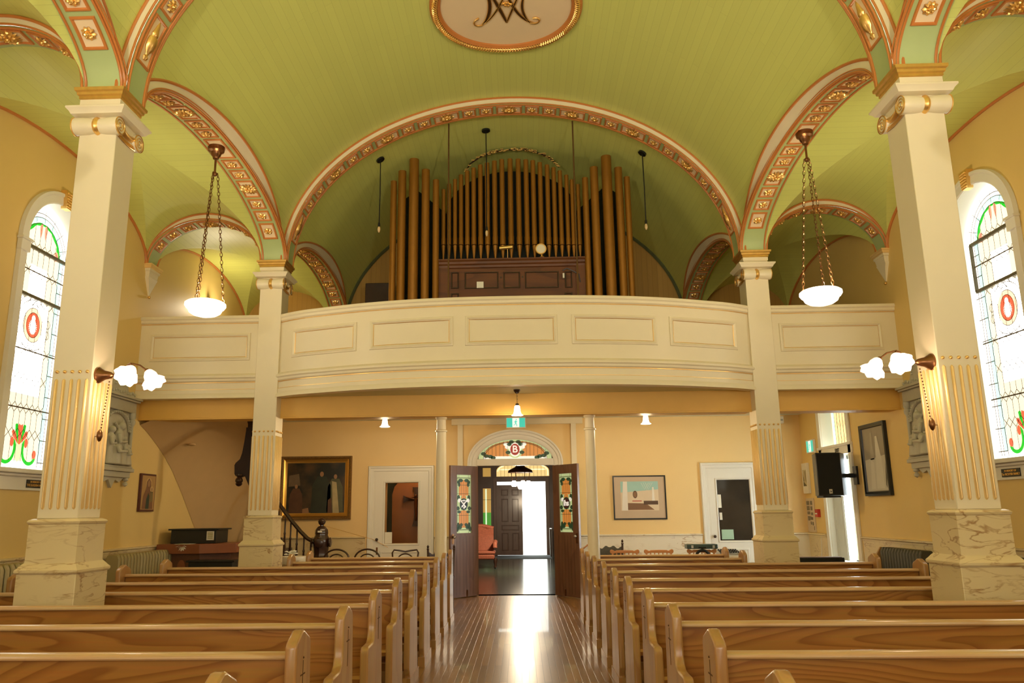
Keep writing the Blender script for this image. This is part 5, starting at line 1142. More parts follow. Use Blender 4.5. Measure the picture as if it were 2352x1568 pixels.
# ---------------------------------------------------------------- carved relief stations on the side walls
def station(sx, yc, label):
    r = thing('carved_relief', (sx*XW, yc, 2.3), label, 'relief', 'carved plaster reliefs on the side walls'); X = lambda h: sx*(XW-h)
    bxx = lambda g, h0, h1, y0, y1, z0, z1: g.box(min(X(h0), X(h1)), max(X(h0), X(h1)), yc+y0, yc+y1, z0, z1)
    g = G(); bxx(g, 0, .03, -.36, .36, 1.93, 2.75); g.build('back_plate', stone, r)
    g = G(); bxx(g, 0, .10, -.42, .42, 1.90, 1.945); bxx(g, 0, .07, -.38, .38, 1.83, 1.90); bxx(g, 0, .085, -.40, .40, 1.945, 1.97); bxx(g, 0, .12, -.46, .46, 2.80, 2.83); bxx(g, 0, .10, -.44, .44, 2.775, 2.80); bxx(g, 0, .07, -.40, .40, 2.64, 2.775); g.build('shelf_and_cornice', stone, r, bevel=.006)
    for s in (-1, 1):
        g = G(); g.lathe([(.036, 1.97), (.036, 2.0), (.024, 2.02), (.02, 2.06), (.019, 2.46), (.024, 2.48), (.036, 2.50), (.04, 2.54), (.028, 2.56), (.04, 2.58), (.04, 2.64)], (X(.055), yc+s*.345, 0), 12); g.build('colonnette', stone, r)
        g = G(); g.lathe([(.03, 1.83), (.035, 1.80), (.012, 1.785), (.03, 1.765), (.028, 1.74), (.001, 1.72)], (X(.04), yc+s*.33, 0), 10); g.build('drop_finial', stone, r)
    g = G(); n = 20; pts = [(yc+.30*cos(pi*i/n), 2.40+.22*sin(pi*i/n)) for i in range(n+1)]
    g.tube([(X(.045), y, z) for y, z in pts], .02, 8)
    for y, z in pts: g.ball((X(.062), y, z), .016, 6)
    g.prism([(yc-.42, 2.83), (yc+.42, 2.83), (yc+.34, 2.87), (yc+.20, 2.90), (yc+.15, 3.0), (yc+.12, 3.07), (yc, 3.12), (yc-.12, 3.07), (yc-.15, 3.0), (yc-.20, 2.90), (yc-.34, 2.87)], X(0), X(.05), 'x')
    for i in range(13):
        a = pi*i/12; g.ball((X(.055), yc+.13*cos(a), 2.96+.12*sin(a)), .018, 6); g.ball((X(.05), yc-.36+.06*i, 2.86+.03*abs(sin(i))), .022, 6)
    g.prism([(yc-.28, 1.83), (yc+.28, 1.83), (yc+.18, 1.77), (yc+.08, 1.80), (yc, 1.70), (yc-.08, 1.80), (yc-.18, 1.77)], X(0), X(.04), 'x'); g.build('scrolled_pediment', stone, r)
    g = G()
    def figure(y, z0, h, lean=0, d=.07):
        g.lathe([(.001, 0), (.085, .01), (.08, .15*h), (.06, .45*h), (.072, .66*h), (.07, .76*h), (.03, .83*h), (.001, .84*h)], (X(d), yc+y, z0), 14, 'z', 0, .6, 1); g.ball((X(d+.015), yc+y+lean*.5, z0+.91*h), .047*h/.5, 12)
        g.tube([(X(d+.03), yc+y-.05, z0+.72*h), (X(d+.06), yc+y-.07, z0+.52*h), (X(d+.08), yc+y+lean, z0+.55*h)], [.028, .023, .016], 8)
    figure(-.17, 1.97, .46); figure(0, 1.97, .52, .06, .08); figure(.12, 1.97, .36, -.05, .09); figure(.21, 1.97, .26, -.04, .10); figure(-.06, 1.97, .30, .08, .11)
    g.tube([(X(.06), yc-.22, 2.12), (X(.07), yc+.10, 2.52)], .018, 6); g.tube([(X(.06), yc-.07, 2.48), (X(.07), yc+.06, 2.36)], .018, 6)
    o = g.build('carved_figures', stone, r); md = o.modifiers.new('merge', 'REMESH'); md.mode = 'VOXEL'; md.voxel_size = .009; md.use_smooth_shade = True
station(-1, 9.42, 'grey plaster relief with carved figures behind the near left column'); station(1, 9.42, 'grey plaster relief with carved figures behind the near right column')

# ---------------------------------------------------------------- side doors in the rear wall
def panel_door(n, x0, x1, zt, gx0, gx1, gz0, gz1, label, pane, hand):
    r = thing('door_%d' % n, ((x0+x1)/2, YR, 0), label, None); r['kind'] = 'structure'; m_ = mat('white_door_paint', (.80, .78, .68), .3, var=.02)
    w = .125; rows = []
    for t, h in ((0, 0), (0, .03), (.01, .045), (.035, .045), (.045, .03), (.09, .028), (.10, .018), (w, .018), (w, 0)):
        rows.append([(x0+t, YR-h, 0), (x0+t, YR-h, zt-t), (x1-t, YR-h, zt-t), (x1-t, YR-h, 0)])
    g = G(); g.grid(rows); g.build('casing', m_, r, recalc=False)
    a, b, t = x0+w, x1-w, zt-w
    g = G(); g.box(a, gx0, YR-.02, YR-.0, .01, t); g.box(gx1, b, YR-.02, YR-.0, .01, t); g.box(gx0, gx1, YR-.02, YR-.0, .01, gz0); g.box(gx0, gx1, YR-.02, YR-.0, gz1, t)
    frame2d(g, gx0-.03, gx1+.03, gz0-.03, gz1+.03, .03, [(0, 0), (.004, .012), (.018, .012), (.03, 0)], lambda x, z, h: (x, YR-.02-h, z))
    frame2d(g, a+.10, b-.10, .15, gz0-.12, .04, [(0, 0), (.01, .01), (.03, .01), (.04, 0)], lambda x, z, h: (x, YR-.02-h, z)); g.build('door_panel', m_, r, bevel=.002)
    g = G(); g.box(gx0, gx1, YR-.004, YR+.002, gz0, gz1); g.build('window_pane', pane, r)
    kx = a+.05 if hand < 0 else b-.05
    g = G(); g.ball((kx, YR-.06, .93), .026, 12); g.tube([(kx, YR-.02, .93), (kx, YR-.06, .93)], .009, 8); g.build('door_knob', silver if hand > 0 else dark, r)
    g = G(); g.box(kx-.015, kx+.015, YR-.026, YR-.02, .68, .80); g.build('lock_plate', bronze, r); return r
gm = bpy.data.materials.new('clear_pane'); gm.use_nodes = True; nt = gm.node_tree; b = nt.nodes['Principled BSDF']; b.inputs['Transmission Weight'].default_value = 1; b.inputs['Roughness'].default_value = .02; b.inputs['IOR'].default_value = 1.1; b.inputs['Base Color'].default_value = (.95, .95, .9, 1)
d = panel_door(5, -2.57, -1.425, 2.17, -2.27, -1.70, .86, 1.88, 'white panelled door with a glass pane left of the main doors', gm, -1)
pn = mat('dark_reflecting_pane', (.035, .028, .02), .08, var=.6, scale=2); d = panel_door(6, 3.14, 4.11, 2.16, 3.41, 3.96, .86, 1.865, 'white panelled door with a dark pane behind the far right column', pn, -1)
g = G(); g.box(3.44, 3.64, YR-.012, YR-.006, .88, 1.04); tag(g.build('green_sheet', mat('pale_green_sheet', (.38, .58, .42))), 'pale green sheet in the lower pane of the right rear door', 'sheet')
g = G(); g.box(3.415, 3.47, YR-.012, YR-.006, 1.40, 1.62); tag(g.build('paper_notice', paper), 'white paper at the upper edge of the right door pane', 'notice')
g = G(); g.box(3.425, 3.47, YR-.012, YR-.006, 1.20, 1.32); tag(g.build('paper_notice', paper), 'small pale paper in the middle of the right door pane', 'notice')
# closet behind the left door with a crucifix
cw = mat('warm_wood_panel', (.34, .13, .035), .4, var=.15)
g = G(); g.box(-2.9, -1.2, 15.0, 15.1, 0, 2.6); g.box(-2.95, -2.9, YR+.2, 15.1, 0, 2.6); g.box(-1.2, -1.15, YR+.2, 15.1, 0, 2.6); g.box(-2.9, -1.2, YR+.2, 15.1, 2.5, 2.6); tag(g.build('wall_closet', cw), kind='structure')
g = G(); g.box(-2.9, -1.2, YR+.2, 15.0, -.1, 0); tag(g.build('floor', floorm), kind='structure')
lamp('closet_ceiling_lamp', (-1.85, 14.55, 2.40), 14, (1, .72, .45), .08)
g = G(); g.prism([(-2.46, 0), (-2.28, 0), (-2.28, 1.7), (-2.24, 1.84), (-2.14, 1.95), (-2.46, 1.95)], 14.45, 14.5, 'y'); tag(g.build('door_curtain', mat('dark_green_curtain', (.02, .025, .015), .8)), 'dark green curtain edge seen through the left door pane', 'curtain')
r = thing('crucifix', (-1.905, 14.98, 1.5), 'dark wooden crucifix with flared ends seen through the left door pane', 'crucifix')
g = G(); X, Z = -1.905, 1.62; fl = lambda l, a, b: [(-a, 0), (a, 0), (a*1.0, l*.7), (b, l), (-b, l), (-a, l*.7)]
for l, ang in ((.22, 0), (.24, pi/2), (.24, -pi/2), (.50, pi)):
    p = [(x*cos(ang)-z*sin(ang), x*sin(ang)+z*cos(ang)) for x, z in fl(l, .035, .07)]; g.prism([(X+x, Z+z) for x, z in p], 14.95, 14.98, 'y')
g.build('cross', mat('crucifix_wood', (.06, .025, .01), .4), r)
g = G(); g.tube([(X-.19, 14.93, Z+.04), (X-.02, 14.92, Z), (X+.02, 14.92, Z), (X+.19, 14.93, Z+.04)], .014, 8); g.tube([(X, 14.92, Z+.02), (X, 14.91, Z-.10), (X, 14.915, Z-.20), (X+.01, 14.90, Z-.30), (X, 14.92, Z-.40)], [.03, .034, .024, .02, .01], 8); g.ball((X, 14.91, Z+.06), .026, 10); g.build('corpus', bronze, r)
g = G(); g.box(-2.265, -2.14, YR-.014, YR-.008, .865, 1.05); tag(g.build('paper_notice', paper), 'white notice taped in the lower left of the left door pane', 'notice')
# ---------------------------------------------------------------- window and glazed door in the right rear bay
r = thing('window_%d' % num, (XW, RW[0], .5), 'white right rear window with stained glass above and curtains below', None); r['kind'] = 'structure'; num += 1
ya, yb = RW[0]-.5, RW[0]+.52; X = XW+.18
g = G(); g.box(X, X+.01, ya, yb, 2.28, 2.95, 0)
for k in range(7): g.box(X-.004, X, ya+.14+.11*k, ya+.144+.11*k, 2.28, 2.95, 1)
for z in (2.42, 2.66):
    for k in range(7):
        y = ya+.14+.11*k; P_ = lambda u, v: (X-.006, u, v); band(g, [(y, z-.05), (y+.055, z), (y, z+.05), (y-.055, z), (y, z-.05)], .005, P_, 1)
for y in (ya+.02, yb-.12): g.box(X-.004, X, y, y+.10, 2.28, 2.95, 2)
g.box(X-.006, X-.004, yb-.13, yb-.125, 2.28, 2.95, 1); g.build('stained_glass', [glow('amber_cream_glass', (1, .68, .34), 1.0), lead, gl_blue], r)
g = G(); g.box(X+.02, X+.03, ya, yb, .52, 2.16); g.build('bright_pane', glow('daylight_pane', (.84, .95, 1.0), 28), r)
g = G()
for y in (ya, ya+.40, ya+.46, yb-.05): g.box(X-.03, X+.02, y, y+.05, .52, 2.16)
g.box(X-.03, X+.02, ya, yb, .52, .62); g.box(X-.03, X+.02, ya, yb, 2.10, 2.28); g.build('sash', white, r, bevel=.004)
g = G(); rows = [[(XW+.08+.012*sin(j*1.3), yb-.42+.42*j/40, z) for j in range(41)] for z in (.60, 1.4, 2.15)]; g.grid(rows); g.build('curtain', mat('sheer_curtain', (.66, .70, .64), .8), r, recalc=False)
for y0, y1, z0, z1 in ((ya-.11, ya, .5, 2.95), (yb, yb+.11, .5, 2.95), (ya-.13, yb+.13, 2.16, 2.30)): g = G(); g.box(XW-.03, XW, y0, y1, z0, z1); g.build('casing', white, r, bevel=.006)
g = G(); g.box(XW-.05, XW, ya-.14, yb+.14, 2.28, 2.32); g.build('cornice', white, r, bevel=.008); g = G(); g.box(XW-.04, XW+.2, ya-.1, yb+.1, .48, .52); g.build('sill', white, r, bevel=.006)
text('exit_lettering', 'EXIT', .075, basis((XW-.034, RW[0]-.12, 2.225), (0, -1, 0), (0, 0, 1)), black, r, .002, .003)
# ---------------------------------------------------------------- loudspeaker
r = thing('loudspeaker', (4.6, 11.55, 1.85), 'black wedge loudspeaker bracketed high in front of the right rear window', 'loudspeaker')
g = G(); p = [(at(a, b, 'y', 11.5).x, at(a, b, 'y', 11.5).z) for a, b in ((1868, 1040), (1928, 1038), (1876, 1142), (1932, 1143))]
xa, xb = 4.285, 4.62; zt_, zb_ = 2.15, 1.545
g.prism([(xa, 11.42), (xb, 11.40), (xb+.15, 11.62), (xb-.02, 11.78), (xa+.08, 11.78)], zb_, zt_, 'z'); g.build('cabinet', black, r, bevel=.012)
g = G(); g.prism([(xa+.012, 11.412), (xb-.012, 11.390), (xb-.012, 11.398), (xa+.012, 11.42)], zb_+.02, zt_-.02, 'z'); g.build('grille', blackm, r)
g = G(); g.box(4.425, 4.465, 11.385, 11.397, 1.575, 1.635); g.build('badge', paper, r); g = G(); g.box(4.434, 4.456, 11.381, 11.386, 1.60, 1.606); g.box(4.434, 4.439, 11.381, 11.386, 1.588, 1.62); g.prism([(4.445, 1.60), (4.456, 1.62), (4.450, 1.59)], 11.381, 11.386, 'y'); g.build('badge_mark', black, r)
g = G(); g.box(xb-.1, XW-.01, 11.60, 11.65, 1.80, 1.86); g.box(XW-.03, XW, 11.50, 11.62, 1.70, 1.96); g.box(xa+.07, xb-.02, 11.45, 11.7, 1.52, 1.545); g.build('bracket', black, r)
# ---------------------------------------------------------------- radiators
def radiator(sx, y0, y1, zt, label, n, m_=None):
    r = thing('radiator', (sx*4.74, (y0+y1)/2, 0), label, 'radiator', 'column radiators along the side walls'); m_ = m_ or iron; X = sx*4.75
    d = (y1-y0)/n
    for i in range(n):
        y = y0+d*(i+.5); g = G(); w = d*.36
        pr = [(X-.085, .10), (X-.06, .06), (X+.06, .06), (X+.085, .10), (X+.085, zt-.05), (X+.06, zt), (X-.06, zt), (X-.085, zt-.05)]
        if i == 0:
            o0 = g
            g.prism(pr, -w, w, 'y'); 
            for zz in (.35,): pass
            me_ = g.build('section', m_, bevel=.01).data; oo = bpy.data.objects.get('section'); 
            for o in [o for o in bpy.data.objects if o.data == me_]: bpy.data.objects.remove(o)
        s_ = inst('section', me_, r, (0, y, 0), .012)
    for z in (.14, zt-.09): g = G(); g.tube([(X, y0+.02, z), (X, y1-.02, z)], .028, 8); g.build('pipe', m_, r)
    for y in (y0+d/2, y1-d/2): g = G(); g.box(X-.07, X+.07, y-.02, y+.02, 0, .07); g.build('foot', m_, r)
    return r
radiator(-1, 9.38, 11.15, .92, 'olive column radiator on the left wall beside the lectern', 22)
radiator(-1, 5.95, 7.65, .94, 'olive column radiator under the left stained glass window', 20)
dkr = mat('dark_radiator_paint', (.05, .045, .025), .4, var=.1)
radiator(1, 9.50, 10.56, .88, 'dark radiator with a curved wooden end board on the right wall', 14, dkr)
radiator(1, 6.4, 7.9, .90, 'dark radiator under the right stained glass window', 18, dkr)
g = G(); g.prism([(4.55, 0), (4.84, 0), (4.84, .86), (4.70, .88), (4.62, .75), (4.56, .5)], 10.60, 10.63, 'y'); tag(g.build('end_board', pinez, bevel=.005), 'honey pine shaped board standing at the end of the right dark radiator', 'board')
# ---------------------------------------------------------------- winding staircase, left rear corner
r = thing('staircase', (-4.0, 12.0, 0), 'winding staircase with dark stringer and smooth plaster soffit in the left rear corner', 'staircase')
Lc = [(10.08, 2.53), (10.3, 2.45), (10.6, 2.31), (10.83, 2.19), (11.14, 1.99), (11.49, 1.70), (11.8, 1.42), (12.08, 1.17), (12.5, .75), (13.0, .2), (13.2, 0)]
Rc = [(-3.52, 10.12, 2.60), (-3.60, 10.4, 2.63), (-3.72, 10.8, 2.60), (-3.86, 11.2, 2.52), (-4.02, 11.7, 2.36), (-4.12, 12.1, 2.15), (-4.20, 12.5, 1.9), (-4.26, 12.9, 1.55), (-4.30, 13.2, 1.05), (-4.32, 13.5, .5), (-4.32, 13.65, 0)]
g = G(); rows = []
for (y, z), (rx, ry, rz) in zip(Lc, Rc):
    rows.append([(-4.895+(rx+4.895)*t, y+(ry-y)*t, z+(rz-z)*t+.16*sin(pi*t)*(1 if z > .3 else .2)) for t in [k/14 for k in range(15)]])
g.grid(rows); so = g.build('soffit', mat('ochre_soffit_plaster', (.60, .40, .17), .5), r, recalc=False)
g = G(); pz = at(440, 1035, 'y', 11.0); g.lathe([(.045, 0), (.05, -.02), (.03, -.03), (.001, -.03)], (pz.x, 11.0, 2.36), 16); g.build('smoke_detector', mat('ochre_soffit_plaster', (1, 1, 1)), r)
YS = 10.95; q = lambda a, b: (at(a, b, 'y', YS).x, at(a, b, 'y', YS).z)
g = G(); g.prism([q(*p) for p in ((592, 950), (569, 950), (565, 990), (561, 1015), (556, 1040), (551, 1054), (541, 1063), (538.5, 1068), (538.5, 1088), (541, 1093), (553, 1096), (562, 1092), (570, 1112), (592, 1170))], YS, YS+.06, 'y'); g.build('stringer', mat('stringer_stain', (.022, .008, .004), .6, var=.2), r)
g = G(); p = q(549, 1092); z0 = p[1]; g.lathe([(.045, .02), (.05, 0), (.03, -.02), (.05, -.05), (.055, -.075), (.04, -.10), (.05, -.115), (.03, -.14), (.001, -.15)], (p[0]+.005, YS+.0, z0), 14); g.build('newel_drop', dark, r)
YN = 12.55; n_ = at(738, 1240, 'y', YN)
g = G(); nx = n_.x; g.box(nx-.10, nx+.10, YN-.10, YN+.10, 0, .72); g.build('newel_post', dark, r, bevel=.012)
g = G(); g.lathe([(.105, .70), (.12, .72), (.11, .76), (.12, .84), (.125, .93), (.12, 1.0), (.10, 1.04), (.105, 1.07), (.10, 1.12), (.06, 1.17), (.03, 1.18), (.028, 1.205)], (nx, YN, 0), 8); g.build('newel_head', dark, r)
for a in (-pi/2, 0, pi): g = G(); c_ = (nx+.145*cos(a), YN+.145*sin(a), .93); g.lathe([(.001, .012), (.05, .014), (.07, .006), (.075, -.01)] if abs(a) > .1 or a == 0 else [(.07, 0)], (0, 0, 0), 18); M = Vector((cos(a), sin(a), 0)).to_track_quat('Z', 'Y').to_matrix().to_4x4(); g.xf(Matrix.Translation(c_) @ M); g.build('newel_boss', dark, r)
g = G(); g.ball((nx, YN, 1.245), .058, 16); g.lathe([(.058, -.006), (.066, 0), (.058, .006)], (nx, YN, 1.25), 18); g.build('ball_finial', dark, r)
rl = [at(a, b, 'y', YN) for a, b in ((722, 1245), (706, 1236), (690, 1220), (670, 1196), (655, 1176), (642, 1158), (620, 1128), (600, 1100))]
g = G(); g.tube(rl, .032, 8); g.build('handrail', dark, r)
for i, (a, b) in enumerate(((714.4, 1246), (698.8, 1234), (683, 1218), (668.5, 1206), (655.7, 1196), (640, 1180), (626, 1160))):
    p = at(a, b-6, 'y', YN); zb = .10+.10*i; h_ = p.z-zb; g = G(); g.lathe([(.018, 0), (.018, .12*h_), (.026, .15*h_), (.016, .19*h_), (.024, .45*h_), (.014, .68*h_), (.02, .71*h_), (.013, .74*h_), (.014, h_)], (p.x, YN, zb), 10); g.build('baluster', dark, r)
for i in range(6):
    g = G(); x = nx-.12-.17*i; g.box(x-.19, x+.02, YN-.12, YR-.02, .10+.17*i-.1, .13+.17*i); g.build('tread', dark, r)
g = G(); x_ = at(735, 1222, 'y', YN-.16); g.box(x_.x-.045, x_.x+.02, YN-.125, YN-.118, 1.085, 1.11); g.build('small_label', paper, r)
g = G(); g.tube([(nx+.02, YN, 1.19), (-2.45, YR-.05, .93), (-2.2, YR-.05, .80)], .004, 5); tag(g.build('cord', gold), 'thin gold cord sloping from the newel to the left door', 'cord')
# ---------------------------------------------------------------- lectern with a black chest, and other furniture at the left rear
r = thing('lectern', (-4.33, 11.1, 0), 'reddish wooden cabinet with arched panels under the black chest', 'cabinet'); rw = mat('reddish_wood', (.26, .085, .03), .4, var=.2, scale=5)
g = G(); g.prism([(-4.86, 10.75), (-4.25, 10.70), (-3.84, 10.95), (-3.84, 11.5), (-4.86, 11.5)], .86, .985, 'z'); g.build('top', rw, r, bevel=.006)
g = G(); g.prism([(-4.80, 10.82), (-4.27, 10.78), (-3.93, 11.0), (-3.93, 11.45), (-4.80, 11.45)], 0, .86, 'z'); g.build('body', mat('reddish_wood_dark', (.13, .05, .02), .45, var=.2), r)
d_ = Vector((-3.93+4.27, 11.0-10.78, 0)).normalized(); nn = Vector((d_.y, -d_.x, 0))
for t in (.08, .25): 
    g = G(); pts = [(t, .25), (t+.12, .25)]+[(t+.06+.06*cos(pi*k/8), .68+.10*sin(pi*k/8)) for k in range(9)]
    g.q([Vector((-4.27, 10.78, 0))+d_*a+nn*.004+Vector((0, 0, b)) for a, b in pts]); g.build('arched_panel', rw, r, recalc=False)
for t in (-4.75, -4.58, -4.42):
    g = G(); pts = [(t, .25), (t+.12, .25)]+[(t+.06+.06*cos(pi*k/8), .68+.10*sin(pi*k/8)) for k in range(9)]; g.q([(a, 10.82-(a+4.8)*.075-.006, b) for a, b in pts]); g.build('arched_panel', rw, r, recalc=False)
r = thing('black_chest', (-4.45, 11.2, .985), 'black lidded chest with a small sign, on the reddish cabinet', 'chest'); g = G(); g.box(-4.76, -4.13, 10.95, 11.4, .987, 1.165); g.build('body', black, r, bevel=.004); g = G(); g.box(-4.79, -4.09, 10.92, 11.43, 1.165, 1.185); g.build('lid', black, r, bevel=.003)
g = G(); g.box(-4.255, -4.155, 10.935, 10.945, 1.03, 1.15); sg_ = g.build('sign_card', paper, r)
for i in range(4): g = G(); g.box(-4.24, -4.17, 10.932, 10.935, 1.055+.022*i, 1.064+.022*i); g.build('text_line', mat('olive_ink', (.30, .28, .05)), sg_)
g = G()
for k in range(9):
    a = pi*k/8; g.prism([(-4.50+.03*cos(a), .985-.03*sin(a)), (-4.50+.06*cos(a)-.01*sin(a), .985-.07*sin(a)*1.1-.004), (-4.50+.09*cos(a), .985-.10*sin(a)*.9), (-4.50+.06*cos(a)+.01*sin(a), .985-.06*sin(a)-.004)], 10.715, 10.722, 'y')
g.box(-4.60, -4.40, 10.715, 10.95, .985, .988); tag(g.build('lace_doily', paper), 'white lace doily hanging over the front of the reddish cabinet', 'doily')
g = G(); g.box(-4.28, -3.70, 10.45, 10.66, .0, .765); g.box(-4.31, -3.67, 10.43, 10.68, .765, .79); tag(g.build('low_black_cabinet', black, bevel=.004), 'low black cabinet in front of the reddish one', 'cabinet')
g = G(); g.box(-4.88, -4.74, 11.45, 11.75, .0, 1.12); tag(g.build('wooden_box', mat('olive_brown_wood', (.09, .055, .025), .5)), 'olive brown box standing behind the black chest', 'box')
# flowers on a stone bowl
r = thing('stone_font', (-3.07, 11.05, 0), 'pale marbled font bowl behind the short left pews', 'font'); g = G(); g.lathe([(.16, 0), (.16, .05), (.07, .10), (.06, .55), (.10, .64), (.17, .70), (.185, .76), (.18, .80), (.13, .80), (.10, .76), (.001, .75)], (-3.07, 11.05, 0), 28); g.build('bowl', marbw, r)
r = thing('flower_bunch', (-3.09, 11.02, .8), 'bunch of white flowers lying in the marbled font', 'flowers'); random.seed(5)
for i in range(16):
    a, rr = random.random()*6.28, random.random()*.09; c_ = (-3.10+rr*cos(a), 11.02+rr*sin(a), .82+.05*random.random()); g = G()
    for k in range(6): b_ = 2*pi*k/6; g.ball((c_[0]+.015*cos(b_), c_[1]+.015*sin(b_), c_[2]+.006), .013, 6, 0, (1, 1, .6))
    g.ball((c_[0], c_[1], c_[2]+.010), .009, 6); g.build('flower', mat('white_petals', (.85, .85, .76), .6), r)
# ---------------------------------------------------------------- chairs along the rear wall
def tubeleg(g, p, q, r0, r1): g.tube([p, tuple((Vector(p)+Vector(q))/2), q], [r0, (r0+r1)/2+.003, r1], 8)
def bentwood(shape, label, group='dark bentwood chairs behind the left pews'):
    r = thing('bentwood_chair', (0, 0, 0), label, 'chair', group); m_ = dark
    g = G(); g.lathe([(.001, .44), (.19, .44), (.205, .45), (.205, .465), (.19, .475), (.001, .47)], (0, 0, 0), 28); g.build('seat', m_, r)
    for s in (-1, 1):
        g = G(); tubeleg(g, (s*.19, -.17, 0), (s*.15, -.13, .44), .012, .016); g.build('leg', m_, r); g = G(); tubeleg(g, (s*.19, .22, 0), (s*.165, .15, .45), .012, .016); g.build('leg', m_, r)
    g = G(); g.tube([(.15*cos(2*pi*i/20), .15*sin(2*pi*i/20), .22) for i in range(20)], .009, 6, True); g.build('leg_ring', m_, r)
    g = G()
    if shape == 'round': pts = [(-.165, .15, .45), (-.185, .20, .65)]+[(-.19*cos(pi*i/14), .235, .70+.145*sin(pi*i/14)) for i in range(15)]+[(.185, .20, .65), (.165, .15, .45)]
    else: pts = [(-.165, .15, .45), (-.18, .21, .68), (-.195, .235, .79), (-.17, .24, .83), (-.08, .24, .82), (0, .24, .805), (.08, .24, .82), (.17, .24, .83), (.195, .235, .79), (.18, .21, .68), (.165, .15, .45)]
    g.tube(pts, .013, 8); g.build('back_hoop', m_, r)
    g = G(); pts = [(-.11, .16, .46), (-.125, .21, .62)]+[(-.11*cos(pi*i/12), .232, .69+.085*sin(pi*i/12)) for i in range(13)]+[(.125, .21, .62), (.11, .16, .46)]; g.tube(pts, .010, 8); g.build('inner_hoop', m_, r); return r
c1 = bentwood('round', 'dark bentwood chair beside the newel post, behind the left pews'); c1.location = (-2.69, 11.75, 0)
dup(c1, (-2.23, 11.75, 0), label='dark bentwood chair in front of the left edge of the white door')
c2 = bentwood('wavy', 'dark bentwood chair with a wavy top rail before the white door'); c2.location = (-1.66, 11.75, 0)
def carved(label, loc, panel, z1=.87):
    r = thing('carved_chair', (0, 0, 0), label, 'chair', 'dark chairs with turned posts'); g = G(); g.box(-.21, .21, -.2, .2, .42, .46); g.build('seat', dark, r, bevel=.01)
    for s in (-1, 1):
        g = G(); tubeleg(g, (s*.19, -.18, 0), (s*.18, -.17, .42), .014, .018); g.build('leg', dark, r)
        g = G(); g.tube([(s*.18, .19, 0), (s*.18, .19, .45), (s*.195, .25, z1-.04)], .016, 8); g.lathe([(.014, -.04), (.02, -.02), (.012, -.005), (.02, .015), (.001, .04)], (s*.195, .25, z1), 10); g.build('back_post', dark, r)
    g = G(); rows = [[(-.18+.36*j/16, .245, z) for j in range(17)] for z in (z1-.22,)]+[[(-.18+.36*j/16, .25, z1-.06-.05*abs(cos(j/16*pi))*.5+.018*cos(j/16*6*pi)) for j in range(17)]]
    g.grid(rows+[[(x, y+.02, z) for x, y, z in rows[1]], [(x, y+.02, z) for x, y, z in rows[0]]], 0); g.build('carved_panel', panel, r, recalc=False); 
    for k in range(4): g = G(); g.tube([(-.12+.08*k, .20, .46), (-.12+.08*k, .25, z1-.2)], .008, 6); g.build('spindle', dark, r)
    r.location = loc; return r
carved('dark carved chair with turned posts beside the left round column', (-1.13, 11.75, 0), dark, .86)
carved('dark grey carved chair with turned posts beside the right round column', (1.42, 12.2, 0), mat('grey_carved_wood', (.07, .07, .055), .5, var=.4, scale=40), .90)
def captain(label):
    r = thing('wooden_chair', (0, 0, 0), label, 'chair', 'honey wooden chairs behind the right pews'); m_ = mat('honey_maple', (.50, .22, .065), .3, var=.15, scale=8)
    g = G(); g.box(-.21, .21, -.2, .2, .42, .455); g.build('seat', m_, r, bevel=.015)
    for a in (-1, 1):
        for b_ in (-1, 1): g = G(); tubeleg(g, (a*.20, b_*.2, 0), (a*.15, b_*.15, .42), .014, .018); g.build('leg', m_, r)
    g = G(); top = [(-.175, .745), (-.205, .75), (-.218, .77), (-.215, .795), (-.195, .808), (-.17, .80), (-.14, .785), (-.12, .795), (0, .798), (.12, .795), (.14, .785), (.17, .80), (.195, .808), (.215, .795), (.218, .77), (.205, .75), (.175, .745), (.12, .758), (0, .755), (-.12, .758)]
    g.prism(top, .205, .228, 'y'); g.build('crest_rail', m_, r, bevel=.005)
    for k in range(7): x = -.18+.06*k; g = G(); g.tube([(x*.9, .17, .45), (x, .215, .76)], .009 if 0 < k < 6 else .014, 6); g.build('spindle', m_, r)
    return r
k1 = captain('honey wooden chair next to the grey carved chair, behind the right pews'); k1.location = (1.59, 11.8, 0)
dup(k1, (2.09, 11.8, 0), label='honey wooden chair standing alone in the middle, behind the right pews')
dup(k1, (2.72, 11.8, 0), label='honey wooden chair with a dark hard case on top of its back')
r = thing('hard_case', (2.72, 12.05, .82), 'dark blue-green hard case resting on the wooden chair back', 'case'); hc = mat('blue_green_plastic', (.03, .06, .055), .3, var=.1)
g = G(); g.box(2.50, 2.95, 11.96, 12.16, .808, .875); g.build('shell', hc, r, bevel=.012)
for x in (2.56, 2.87): g = G(); g.box(x, x+.03, 11.95, 11.965, .82, .86); g.build('latch', silver, r)
g = G(); g.tube([(2.67, 11.96, .83), (2.68, 11.94, .83), (2.77, 11.94, .83), (2.78, 11.96, .83)], .008, 6); g.build('handle', black, r)
g = G(); g.tube([(2.72+.10*cos(pi*i/10), 11.96, .68+.11*sin(pi*i/10)) for i in range(11)], .02, 8); tag(g.build('black_bag', blackm), 'black bag strap hanging on the chair under the hard case', 'bag')
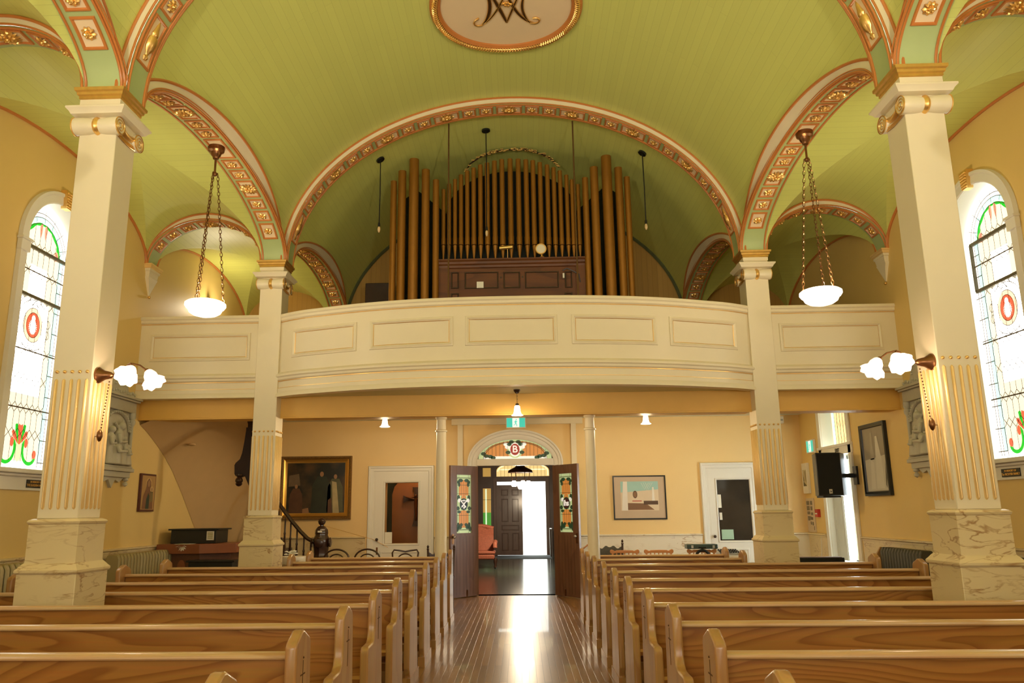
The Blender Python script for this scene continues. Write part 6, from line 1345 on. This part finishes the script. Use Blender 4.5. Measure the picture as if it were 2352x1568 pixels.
r = thing('side_table', (3.1, 12.1, 0), 'small white table holding the audio mixer by the right door', 'table'); g = G(); g.box(2.92, 3.35, 11.9, 12.3, .68, .71); g.build('table_top', white, r, bevel=.004)
for x in (2.94, 3.33):
    for y in (11.92, 12.28): g = G(); g.box(x-.015, x+.015, y-.015, y+.015, 0, .68); g.build('leg', white, r)
r = thing('audio_mixer', (3.12, 12.1, .71), 'pale audio mixer with rows of knobs on the white table', 'mixer'); g = G(); g.prism([(11.95, .712), (12.25, .712), (12.25, .79), (11.95, .74)], 2.98, 3.28, 'x'); g.build('body', silver, r, bevel=.004)
g = G()
for i in range(8):
    for j in range(3): g.lathe([(.010, 0), (.008, .02), (.001, .02)], (3.0+.036*i, 12.0+.08*j, .75+.013*j), 6)
g.build('knobs', black, r)
g = G(); g.tube([(3.0, 12.0, .75), (2.97, 11.95, .73), (3.05, 11.89, .70), (3.07, 11.88, .60), (3.08, 11.88, .3)], .006, 6); tag(g.build('cable', black), 'black cable drooping from the audio mixer over the table edge', 'cable')
r = thing('keyboard_piano', (4.02, 10.9, 0), 'low black amplifier unit behind the last right pews', 'amplifier'); g = G(); g.box(3.69, 4.33, 10.85, 11.1, .55, .735); g.build('body', black, r, bevel=.008); g = G(); g.box(3.72, 4.30, 10.86, 11.0, .735, .742); g.build('control_strip', mat('rose_control_strip', (.16, .08, .06)), r)
for x in (3.72, 4.26): g = G(); g.box(x, x+.04, 10.9, 11.05, 0, .55); g.build('leg', black, r)
r.name = 'amplifier'
r = thing('bentwood_chair', (1.02, 11.2, 0), 'dark chair tucked against the right door leaf behind the last pew', 'chair'); g = G(); g.box(.9, 1.12, 11.0, 11.4, .42, .46); g.build('seat', dark, r)
g = G(); g.tube([(.93, 11.38, .46), (.92, 11.42, .84), (1.0, 11.43, .90), (1.08, 11.42, .84), (1.09, 11.38, .46)], .014, 8); g.build('back_hoop', mat('honey_maple', (1, 1, 1)), r)
for x in (.92, 1.10):
    for y in (11.02, 11.38): g = G(); g.tube([(x, y, 0), (x, y, .42)], .014, 8); g.build('leg', dark, r)
